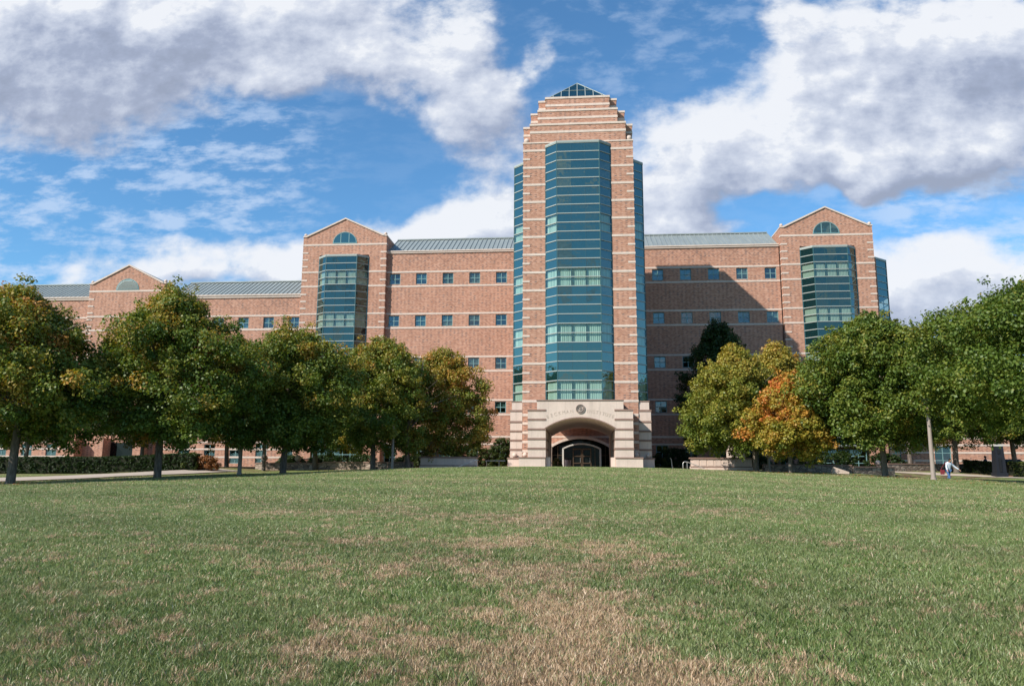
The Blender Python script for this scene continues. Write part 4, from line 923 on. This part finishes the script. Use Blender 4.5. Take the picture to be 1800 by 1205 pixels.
shrub('small green bush between hedge end and red shrub', -28.4, 55.4, .9, .7, 1.25, 'leaf_hedge', (.5, .15), 36, n=70)
shrub('red-leaved shrub near the dark recessed entry at far left', -43.5, 73.6, .9, .5, 1.3, 'leaf_red', (.8, .2), 37, n=50)
shrub('small green plant inside the entrance arch', -2.0, 70.5, .5, .4, .9, 'leaf_hedge', (.8, .15), 38, n=24)
for k_, (x_, y_, rx_, h_) in enumerate([(-27.5, 73, 1.6, 1.1), (-24.0, 73.2, 2.3, 1.3), (-20.6, 73, 1.8, 1.2), (-16.2, 74.6, 1.8, 1.3), (15.6, 73.5, 2.0, 1.4), (19.4, 73, 2.1, 1.5), (23.2, 73.2, 2.4, 1.6), (27.2, 73.5, 1.9, 1.5)]):  # shrubs added to darken the ground floor in place of tree shade
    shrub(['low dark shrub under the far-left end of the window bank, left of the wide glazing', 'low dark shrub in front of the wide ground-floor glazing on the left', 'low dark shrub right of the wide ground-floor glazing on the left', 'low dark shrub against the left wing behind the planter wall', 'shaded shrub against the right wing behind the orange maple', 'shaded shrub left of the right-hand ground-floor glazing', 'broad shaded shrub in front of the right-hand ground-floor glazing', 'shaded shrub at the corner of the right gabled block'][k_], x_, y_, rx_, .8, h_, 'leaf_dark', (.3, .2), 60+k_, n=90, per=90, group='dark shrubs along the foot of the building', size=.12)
def hedge(label, p0, p1, wid, h, seed, leafmat='leaf_hedge', tint=(.45, .15), z=None):
    r = np.random.default_rng(seed); L = math.hypot(p1[0]-p0[0], p1[1]-p0[1]); ang = math.atan2(p1[1]-p0[1], p1[0]-p0[0])
    cx, cy = (p0[0]+p1[0])/2, (p0[1]+p1[1])/2
    root = empty('clipped_hedge', (cx, cy, gz(cx, cy)), label, 'hedge', None)
    n = int(L*wid*h*60)
    # clumps near the faces of the box
    f = r.random(n); a = r.uniform(-L/2, L/2, n); b_ = r.uniform(-wid/2, wid/2, n); z = r.uniform(.08, h, n)
    top = f < .35; fr = (f >= .35) & (f < .8); bk = f >= .8
    z[top] = h-.02; b_[fr] = -wid/2; b_[bk] = wid/2
    X = cx+a*math.cos(ang)-b_*math.sin(ang); Y = cy+a*math.sin(ang)+b_*math.cos(ang)
    base = ground(X, Y)-gz(cx, cy)
    Cc = np.stack([X-cx, Y-cy, base+z], -1)
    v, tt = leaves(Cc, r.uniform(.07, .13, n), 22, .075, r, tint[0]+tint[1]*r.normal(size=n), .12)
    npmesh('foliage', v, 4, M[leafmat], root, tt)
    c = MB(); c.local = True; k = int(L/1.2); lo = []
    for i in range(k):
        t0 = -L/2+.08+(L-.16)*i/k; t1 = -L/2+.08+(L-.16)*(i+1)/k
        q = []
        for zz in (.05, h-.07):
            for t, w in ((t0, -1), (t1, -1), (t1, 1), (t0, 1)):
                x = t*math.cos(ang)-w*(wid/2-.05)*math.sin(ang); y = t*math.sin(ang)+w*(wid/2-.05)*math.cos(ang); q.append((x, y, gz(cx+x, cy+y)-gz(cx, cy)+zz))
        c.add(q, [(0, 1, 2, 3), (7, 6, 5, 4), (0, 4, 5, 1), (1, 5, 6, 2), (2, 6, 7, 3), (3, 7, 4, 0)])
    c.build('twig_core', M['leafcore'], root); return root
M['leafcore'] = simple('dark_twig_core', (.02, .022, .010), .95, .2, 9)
hedge('long dark clipped hedge beyond the path at left', (-56, 51.5), (-27.9, 55.6), 1.5, 1.15, 41, 'leaf_dark', (.15, .12))  # near-black leaf colour stands in for the shade of the trees
hedge('sunlit clipped hedge right of the dark kiosk', (33.9, 66.3), (46, 63.0), 1.4, 1.15, 42, tint=(.6, .12))
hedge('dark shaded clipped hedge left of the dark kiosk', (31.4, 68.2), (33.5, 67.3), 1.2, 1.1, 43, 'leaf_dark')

# ------------------------------------------------------------------ walls, planters, posts
def rubble_mat():
    m, N, o = mat('rubble_stone'); g = N.node('ShaderNodeNewGeometry'); x, y, z = N.sep(g.outputs['Position'])
    v = N.node('ShaderNodeTexVoronoi', feature='F1'); v.inputs['Scale'].default_value = 2.6; N.l.new(N.comb(x, N.math('MULTIPLY', y, .4), N.math('MULTIPLY', z, 1.9)), v.inputs['Vector'])
    e = N.node('ShaderNodeTexVoronoi', feature='DISTANCE_TO_EDGE'); e.inputs['Scale'].default_value = 2.6; N.l.new(N.comb(x, N.math('MULTIPLY', y, .4), N.math('MULTIPLY', z, 1.9)), e.inputs['Vector'])
    s = N.node('ShaderNodeSeparateColor'); N.l.new(v.outputs['Color'], s.inputs[0])
    c = N.ramp(s.outputs[0], [(0, (.16, .12, .10)), (.5, (.30, .23, .18)), (1, (.42, .34, .28))])
    c = N.mix(N.math('LESS_THAN', e.outputs[0], .035), c, (.06, .05, .045)); pbr(N, o, c, .9, .2, 0, e.outputs[0], .8, .05); return m
M['rubble'] = rubble_mat()
def low_wall(label, pts, wid, h, zoff=0):
    root = empty('rubble_wall', (pts[0][0], pts[0][1], gz(*pts[0])), label, 'wall'); 
    w = MB(); c = MB()
    for (a, b_) in zip(pts[:-1], pts[1:]):
        zt = max(gz(*a), gz(*b_))+h
        d = Vector(b_)-Vector(a); nn = Vector((-d.y, d.x)).normalized()*wid/2; z0 = min(gz(*a), gz(*b_))-.3
        P = [Vector(a)-nn, Vector(b_)-nn, Vector(b_)+nn, Vector(a)+nn]
        w.prism([(p.x, p.y) for p in P], z0, zt); nn2 = nn*1.18; P = [Vector(a)-nn2, Vector(b_)-nn2, Vector(b_)+nn2, Vector(a)+nn2]; c.prism([(p.x, p.y) for p in P], zt, zt+.09)
    w.build('wall_body', M['rubble'], root); c.build('cap', M['joint'], root); return root
low_wall('low dark rubble wall left of the planter, under the left trees', [(-25.5, 60.5), (-20, 60.2), (-12.8, 59.6)], .45, .42)
low_wall('low dark rubble wall right of the planter, under the right trees', [(13.4, 59.6), (20, 60.8), (24, 63.5)], .45, .42)
low_wall('far low stone wall behind the walking person', [(24.6, 66.4), (29.0, 68.6), (32.4, 69.4)], .45, .5)
def planter(label, x0, x1, y, mir):
    z0 = 2.1; root = empty('planter_wall', ((x0+x1)/2, y, 2.2), label, 'planter wall')
    b = MB(); b.box(x0, x1, y, y+.55, z0, 2.36); b.box(x0+.06, x1-.06, y+.05, y+.5, 2.36, 2.92)
    n = 8; w = (x1-x0-.3)/n
    b.build('wall_body', M['stone'], root)
    q = MB()
    for i in range(n):
        a = x0+.15+w*i+.05; c = a+w-.1
        q.box(a, c, y+.025, y+.049, 2.42, 2.86)
    q.build('raised_panels', M['stone'], root)
    c = MB(); c.box(x0-.05, x1+.05, y-.06, y+.62, 2.92, 3.02); c.box(x0-.02, x1+.02, y-.03, y+.06, 2.30, 2.365); c.build('cap', M['joint'], root)
planter('panelled stone planter wall left of the portal, dappled with leaf shadows', -12.35, -7.85, 60.0, 0)
planter('panelled stone planter wall right of the portal, partly in full sun', 8.2, 12.75, 60.0, 1)
def pylon(label, x, y):
    root = empty('stone_pylon', (x, y, gz(x, y)), label, 'stone pylon', 'stone pylons behind the planter walls'); g0 = gz(x, y)-.1
    b = MB(); b.box(x-.62, x+.62, y-.5, y+.5, g0, 3.55); b.box(x-.58, x+.58, y-.46, y+.46, 3.63, 4.35); b.box(x-.45, x+.45, y-.35, y+.35, 4.43, 4.75); b.build('pylon_blocks', M['stone'], root)
    j = MB(); j.box(x-.64, x+.64, y-.52, y+.52, 3.55, 3.63); j.box(x-.60, x+.60, y-.48, y+.48, 4.35, 4.43); j.box(x-.48, x+.48, y-.38, y+.38, 4.75, 4.82); j.build('joint', M['joint'], root)
pylon('shaded stone pylon behind the left planter wall', -11.9, 61.9); pylon('stone pylon behind the right planter wall', 11.9, 61.9)
def ball_on(label, x, y, z, r=.3, pier=True):
    root = empty('stone_sphere', (x, y, z), label, 'stone ball', 'stone balls on the garden walls')
    MB().ball((x, y, z+r+.1), r, 20, 12).build('sphere', M['stone'], root)
    b = MB(); b.box(x-r*.8, x+r*.8, y-r*.8, y+r*.8, z-.9, z+.1); b.build('pedestal', M['rubble'], root)
ball_on('stone ball above the rubble wall beside the slim shaded tree', -25.1, 61.0, 2.5, .26)
ball_on('stone ball above the rubble wall right of the round maple trunk', -22.35, 61.0, 2.5, .26)
ball_on('pale sunlit stone ball behind the left planter wall', -10.2, 62.4, 2.95, .3)
ball_on('stone ball just left of the pale maple trunk on the right', 23.15, 64.0, 2.45, .2)
ball_on('stone ball behind the right lamp post', 27.5, 68.4, 2.5, .26)
def rail(label, pts, posts):
    root = empty('handrail', pts[0], label, 'handrail', 'steel handrails')
    b = MB(); b.tube(pts, [.028]*len(pts), 8); b.build('rail', M['steel'], root)
    for p in posts: MB().tube([(p[0], p[1], p[2]), (p[0], p[1], gz(p[0], p[1])-.05)], [.024, .024], 8).build('post', M['steel'], root)
rail('curved steel handrail in front of the right planter wall', [(7.4, 58.2, 2.2), (7.4, 58.2, 2.58), (7.5, 58.2, 2.66), (7.7, 58.2, 2.66), (8.6, 58.0, 2.3), (8.9, 58.0, 2.2)], [(7.7, 58.2, 2.65)])
rail('slanting steel handrail between portal and right planter', [(6.9, 60.5, 2.2), (6.85, 60.5, 2.85), (6.75, 60.5, 3.0)], [])
rail('slanting steel handrail at the right end of the left planter', [(-9.3, 59.2, 2.2), (-7.9, 59.3, 2.75), (-7.7, 59.3, 2.75)], [(-7.8, 59.3, 2.74)])
rail('long low steel handrail left of the portal', [(-7.5, 62, 2.75), (-5.9, 62, 2.75)], [(-7.4, 62, 2.74), (-6.4, 62, 2.74)])
def lamp(label, x, y, h=5.6, r0=.12, r1=.07):
    g0 = gz(x, y); root = empty('lamp_post', (x, y, g0), label, 'lamp post', 'lamp posts in the lawn')
    b = MB(); b.tube([(x, y, g0-.1), (x, y, g0+h*.5), (x, y, g0+h)], [r0, (r0+r1)/2, r1], 14); b.tube([(x, y, g0-.05), (x, y, g0+.12)], [r0*1.3, r0*1.2], 14); b.build('post', M['pole'], root)
    c = MB(); c.tube([(x, y, g0+h), (x, y, g0+h+.12), (x, y, g0+h+.32)], [.26, .30, .18], 16); c.build('lamp_head', M['dark'], root)
lamp('tapered brown lamp post on the lawn left of the round maple trunk', -21.1, 47.5, 4.2, .13, .09)
lamp('slim dark lamp post among the trees right of the wide window bank', -13.4, 55.5, 3.6, .10, .08)
lamp('tall sunlit lamp post on the lawn left of the walking person', 19.15, 45.0, 4.1, .125, .09)
lamp('thin pale lamp post between the two trunks under the orange maple', 13.1, 56.5, 3.5, .09, .08)
def kiosk():
    x, y = 31.15, 62.0; g0 = gz(x, y); root = empty('call_kiosk', (x, y, g0), 'dark tapered emergency call pillar with a white top beside the right hedge', 'call pillar')
    b = MB(); w0, w1, h = .36, .28, 2.25
    b.add([(x-w0, y-w0, g0-.05), (x+w0, y-w0, g0-.05), (x+w0, y+w0, g0-.05), (x-w0, y+w0, g0-.05), (x-w1, y-w1, g0+h), (x+w1, y-w1, g0+h), (x+w1, y+w1, g0+h), (x-w1, y+w1, g0+h)], [(0, 3, 2, 1), (4, 5, 6, 7), (0, 1, 5, 4), (1, 2, 6, 5), (2, 3, 7, 6), (3, 0, 4, 7)])
    b.box(x-w0-.05, x+w0+.05, y-w0-.05, y+w0+.05, g0-.05, g0+.3); b.build('body', M['dark'], root)
    r = MB(); r.box(x-.13, x+.02, y-w0-.03, y-w0+.02, g0+.35, g0+1.35); r.box(x-.17, x+.0, y-w1-.06, y-w1+.0, g0+1.7, g0+1.98); r.build('recess', M['black'], root)
    t = MB(); t.box(x-w1-.02, x+w1+.02, y-w1-.02, y+w1+.02, g0+h, g0+h+.15); t.build('lamp_top', M['white'], root)
kiosk()
def sign(label, x, y, h, w, ph):
    g0 = gz(x, y); root = empty('sign_post', (x, y, g0), label, 'sign')
    MB().tube([(x, y, g0-.1), (x, y, g0+h)], [.035, .035], 8).build('post', M['steel'], root)
    p = MB(); p.box(x-w/2+.08, x+w/2+.08, y-.06, y-.035, g0+h-ph, g0+h-.02); p.build('panel', M['white'], root)
sign('small white sign on a thin post behind the left hedge', -42.5, 56, 2.15, .38, .38)
def bench(label, x, y):
    g0 = gz(x, y); root = empty('bench', (x, y, g0), label, 'bench', 'dark benches by the rubble walls')
    s = MB(); [s.box(x-.8, x+.8, y-.22+.12*k, y-.13+.12*k, g0+.42, g0+.46) for k in range(4)]; s.build('seat', M['black'], root)
    s = MB(); [s.box(x-.8, x+.8, y+.25, y+.28, g0+.52+.12*k, g0+.60+.12*k) for k in range(3)]; s.build('backrest', M['black'], root)
    for dx in (-.7, .7):
        l = MB(); l.box(x+dx-.03, x+dx+.03, y-.2, y-.15, g0-.05, g0+.42); l.box(x+dx-.03, x+dx+.03, y+.2, y+.25, g0-.05, g0+.9); l.box(x+dx-.03, x+dx+.03, y-.15, y+.2, g0+.37, g0+.415); l.build('leg', M['black'], root)
bench('dark slatted bench left of the wide window bank', -21.9, 62.2); bench('dark slatted bench nearest the left planter wall', -14.4, 61.5)
def bin_():
    x, y = -1.15, 72.0; g0 = gz(x, y)+.03; root = empty('litter_bin', (x, y, g0), 'pale round litter bin inside the entrance arch', 'litter bin')
    MB().tube([(x, y, g0), (x, y, g0+.8)], [.28, .31], 18).build('body', M['stone'], root); MB().tube([(x, y, g0+.8), (x, y, g0+.88), (x, y, g0+.93)], [.33, .3, .15], 18).build('lid', M['dark'], root)
bin_()
b = MB(); slabp = [(19.2, 57.2), (20.6, 57.9)]
def marker():
    x, y = 18.2, 57.6; root = empty('ground_marker', (x, y, gz(x, y)), 'small slanted pale stone marker at the foot of the right rubble wall', 'stone marker')
    g0 = gz(x, y); b = MB(); b.slab([(x-.6, g0-.05), (x+.6, g0-.05), (x+.6, g0+.12), (x-.45, g0+.48)], y-.15, y+.15); b.build('stone', M['stone'], root)
marker()
# ------------------------------------------------------------------ parked car, mostly behind the right hedge
def car():
    x, y = 37.6, 72.8; g0 = gz(x, y); root = empty('parked_car', (x, y, g0), 'dark blue car parked behind the right hedge, only its roof showing', 'car')
    paint = simple('dark_blue_paint', (.02, .03, .07), .3, .02, 3, .5)
    b = MB(); b.local = True
    prof = [(-2.2, .35), (-2.2, .78), (-1.95, .9), (-1.3, .95), (1.25, .95), (2.05, .82), (2.2, .6), (2.2, .35)]; b.slab(prof, -.85, .85); b.build('body', paint, root)
    c = MB(); c.local = True; c.add([(-1.5, -.8, .95), (1.15, -.8, .95), (.45, -.66, 1.42), (-.95, -.66, 1.42), (-1.5, .8, .95), (1.15, .8, .95), (.45, .66, 1.42), (-.95, .66, 1.42)], [(0, 1, 2, 3), (5, 4, 7, 6), (1, 5, 6, 2), (4, 0, 3, 7)]); c.build('windows', M['doorglass'], root)
    r_ = MB(); r_.local = True; r_.box(-1.0, .5, -.68, .68, 1.42, 1.46); r_.build('car_roof', paint, root)
    for wx_ in (-1.35, 1.35):
        for wy in (-.86, .86):
            w = MB(); w.local = True; w.tube([(wx_, wy-.09, .32), (wx_, wy+.09, .32)], [.32, .32], 20); wo = w.build('wheel', M['black'], root)
            h = MB(); h.local = True; h.tube([(wx_, wy-.1, .32), (wx_, wy+.1, .32)], [.18, .18], 14); h.build('rim', M['steel'], wo)
    for s_ in (-1, 1): l = MB(); l.local = True; l.box(2.15, 2.23, s_*.65-.15, s_*.65+.15, .6, .74); l.build('headlight', M['white'], root)
car()

# ------------------------------------------------------------------ people
def skin_mesh(name, nodes, edges, matl, parent, root_i=0, sub=2):
    me = bpy.data.meshes.new(name); me.from_pydata([n[0] for n in nodes], edges, []); o = bpy.data.objects.new(name, me); col.objects.link(o)
    md = o.modifiers.new('skin', 'SKIN'); md.use_smooth_shade = True
    for i, n in enumerate(nodes):
        sv = me.skin_vertices[0].data[i]; sv.radius = n[1] if isinstance(n[1], tuple) else (n[1], n[1]); sv.use_root = (i == root_i)
    sd = o.modifiers.new('sub', 'SUBSURF'); sd.levels = sub; sd.render_levels = sub
    dg = bpy.context.evaluated_depsgraph_get(); ev = o.evaluated_get(dg); m2 = bpy.data.meshes.new_from_object(ev)
    bpy.data.objects.remove(o); bpy.data.meshes.remove(me)
    m2.materials.clear(); m2.materials.append(matl)
    o2 = bpy.data.objects.new(name, m2); col.objects.link(o2); o2.parent = parent; return o2
SK = simple('skin', (.50, .27, .18), .55, .03, 8); HAIR = simple('dark_hair', (.02, .014, .01), .6, .1, 30)
def person(label, x, y, rz, shirt, pants, walk=0.35, bend=0.0, arms=((.25, 0), (.6, 0)), scale=1.0, bag=None):
    root = empty('person', (x, y, gz(x, y)), label, 'person', None, rz); root.scale = (scale,)*3
    # local frame: facing -y, x to the figure's left as seen from the front
    hip = Vector((0, 0, .93)); fy = -bend
    def up(h, f=0): return Vector((0, fy*(h-.93)*1.0+f, h))
    chest = up(1.30); neck = up(1.47, -.01); head = up(1.60, -.035-.10*bend); crown = up(1.70, -.03-.16*bend)
    sh = [Vector((s*.19, chest.y, 1.40)) for s in (-1, 1)]
    legs = []; nodes = [(hip, (.15, .11)), (up(1.12), (.135, .10)), (chest, (.165, .11)), (up(1.42), (.10, .08)), (neck, .055), (head, (.078, .092)), (crown, (.062, .075))]
    edges = [(0, 1), (1, 2), (2, 3), (3, 4), (4, 5), (5, 6)]
    A = []
    for s, (sw, out_) in zip((-1, 1), arms):
        base = sh[0 if s < 0 else 1]; el = base+Vector((s*(.06+out_*.5), -sw*.12, -.28+out_*.06)); wr_ = el+Vector((s*(.03+out_*.55), -sw*.28, -.22+out_*.05)); ha = wr_+Vector((s*(.01+out_*.12), -.05, -.06))
        A.append((base, el, wr_, ha)); i = len(nodes); nodes += [(base, .06), (el, .045), (wr_, .032), (ha, (.038, .02))]; edges += [(3, i), (i, i+1), (i+1, i+2), (i+2, i+3)]
        for k in range(4):
            fo = ha+Vector((s*(.012*k-.02)*.6, -.012*k, -.055-.008*(k in (1, 2)))); nodes.append((fo, .009)); edges.append((i+3, len(nodes)-1))
        nodes.append((ha+Vector((-s*.035, -.03, -.01)), .010)); edges.append((i+3, len(nodes)-1))
    Lg = []
    for s, st in ((-1, walk), (1, -walk)):
        h_ = Vector((s*.09, 0, .88)); kn = Vector((s*.095, -st*.38-.03, .48)); an = Vector((s*.09, -st*.75+(.06 if st < 0 else 0), .09 if st > 0 else .14)); to = an+Vector((s*.02, -.17, -.05))
        i = len(nodes); nodes += [(h_, .09), (kn, .06), (an, .042), (to, (.04, .03))]; edges += [(0, i), (i, i+1), (i+1, i+2), (i+2, i+3)]; Lg.append((h_, kn, an, to))
    body = skin_mesh('body', nodes, edges, SK, root)
    # shirt
    n2 = [(up(.82), (.20, .15)), (up(1.12), (.18, .135)), (chest, (.20, .14)), (up(1.43), (.13, .10)), (up(1.475), (.07, .07))]; e2 = [(0, 1), (1, 2), (2, 3), (3, 4)]
    for (b0, el, w_, h_) in A: i = len(n2); n2 += [(b0, .085), (el, .068), (w_+(el-w_)*.06, .052)]; e2 += [(3, i), (i, i+1), (i+1, i+2)]
    skin_mesh('shirt', n2, e2, shirt, root)
    n3 = [(Vector((0, 0, .94)), (.155, .12))]; e3 = []
    for (h_, kn, an, to) in Lg: i = len(n3); n3 += [(h_, .105), (kn, .078), (an, .065)]; e3 += [(0, i), (i, i+1), (i+1, i+2)]
    skin_mesh('trousers', n3, e3, pants, root)
    for (h_, kn, an, to) in Lg: skin_mesh('shoe', [(an+Vector((0, .04, -.05)), (.045, .04)), (to, (.048, .032))], [(0, 1)], M['dark'], root)
    skin_mesh('hair', [(head+Vector((0, .03, .05)), (.088, .088)), (crown+Vector((0, .01, .02)), (.075, .085)), (head+Vector((0, .055, -.03)), (.075, .05))], [(0, 1), (0, 2)], HAIR, root)
    fc = MB(); fc.local = True
    for s in (-1, 1): fc.ball((s*.032, head.y-.088, head.z+.01), .011, 8, 6)
    fc.build('eyes', M['black'], root)
    ns = MB(); ns.local = True; ns.ball((0, head.y-.098, head.z-.02), .016, 8, 6, 1.5)
    for s in (-1, 1): ns.ball((s*.082, head.y, head.z-.01), .022, 8, 6, 1.4)
    ns.build('nose_and_ears', SK, root)
    mo = MB(); mo.local = True; mo.box(-.022, .022, head.y-.094, head.y-.085, head.z-.058, head.z-.050); mo.build('mouth', simple('lips', (.35, .12, .10), .5), root)
    return root, A
shirtw = simple('pale_blue_white_shirt', (.62, .68, .76), .8, .05, 12); jeans = simple('blue_denim', (.06, .13, .28), .85, .1, 20); navy = simple('navy_cloth', (.05, .06, .12), .85, .05, 10)
collar = simple('white_fabric', (.85, .83, .80), .8, .03, 9)
PX, PY = 27.05, 61.0
pr_, Aa = person('person in a pale shirt and jeans walking with head bowed and one arm out', PX, PY, R(18), shirtw, jeans, .3, .28, ((.45, .05), (.5, .38)))
hood = skin_mesh('hood', [(Vector((-.13, -.06, 1.44)), (.075, .07)), (Vector((0, -.02, 1.46)), (.10, .085)), (Vector((.13, -.09, 1.40)), (.07, .06))], [(0, 1), (1, 2)], collar, pr_)
bagroot = empty('shoulder_bag', (PX-.36, PY+.14, gz(PX, PY)+.78), 'dark red bag hanging at the walking person\'s side', 'bag')
redm = simple('dark_red_fabric', (.20, .03, .04), .8, .1, 8)
bb = MB(); bb.local = True; bb.slab([(-.11, -.18), (.11, -.18), (.14, .08), (.09, .16), (-.09, .16), (-.14, .08)], -.08, .08); bb.build('bag_body', redm, bagroot)
st_ = MB(); st_.local = True; st_.tube([(-.1, 0, .18), (.05, -.05, .45), (.28, -.12, .78)], [.018]*3, 6); st_.build('strap', redm, bagroot)
person('dark-haired person in navy walking behind the dark hedge, the left one of two', 34.6, 71.0, R(75), navy, navy, .25, 0, ((.2, 0), (.3, 0)), .98)
person('dark-haired person in navy half hidden by the call pillar, the right one of two', 35.25, 71.0, R(75), navy, navy, .25, 0, ((.2, 0), (.3, 0)), .95)
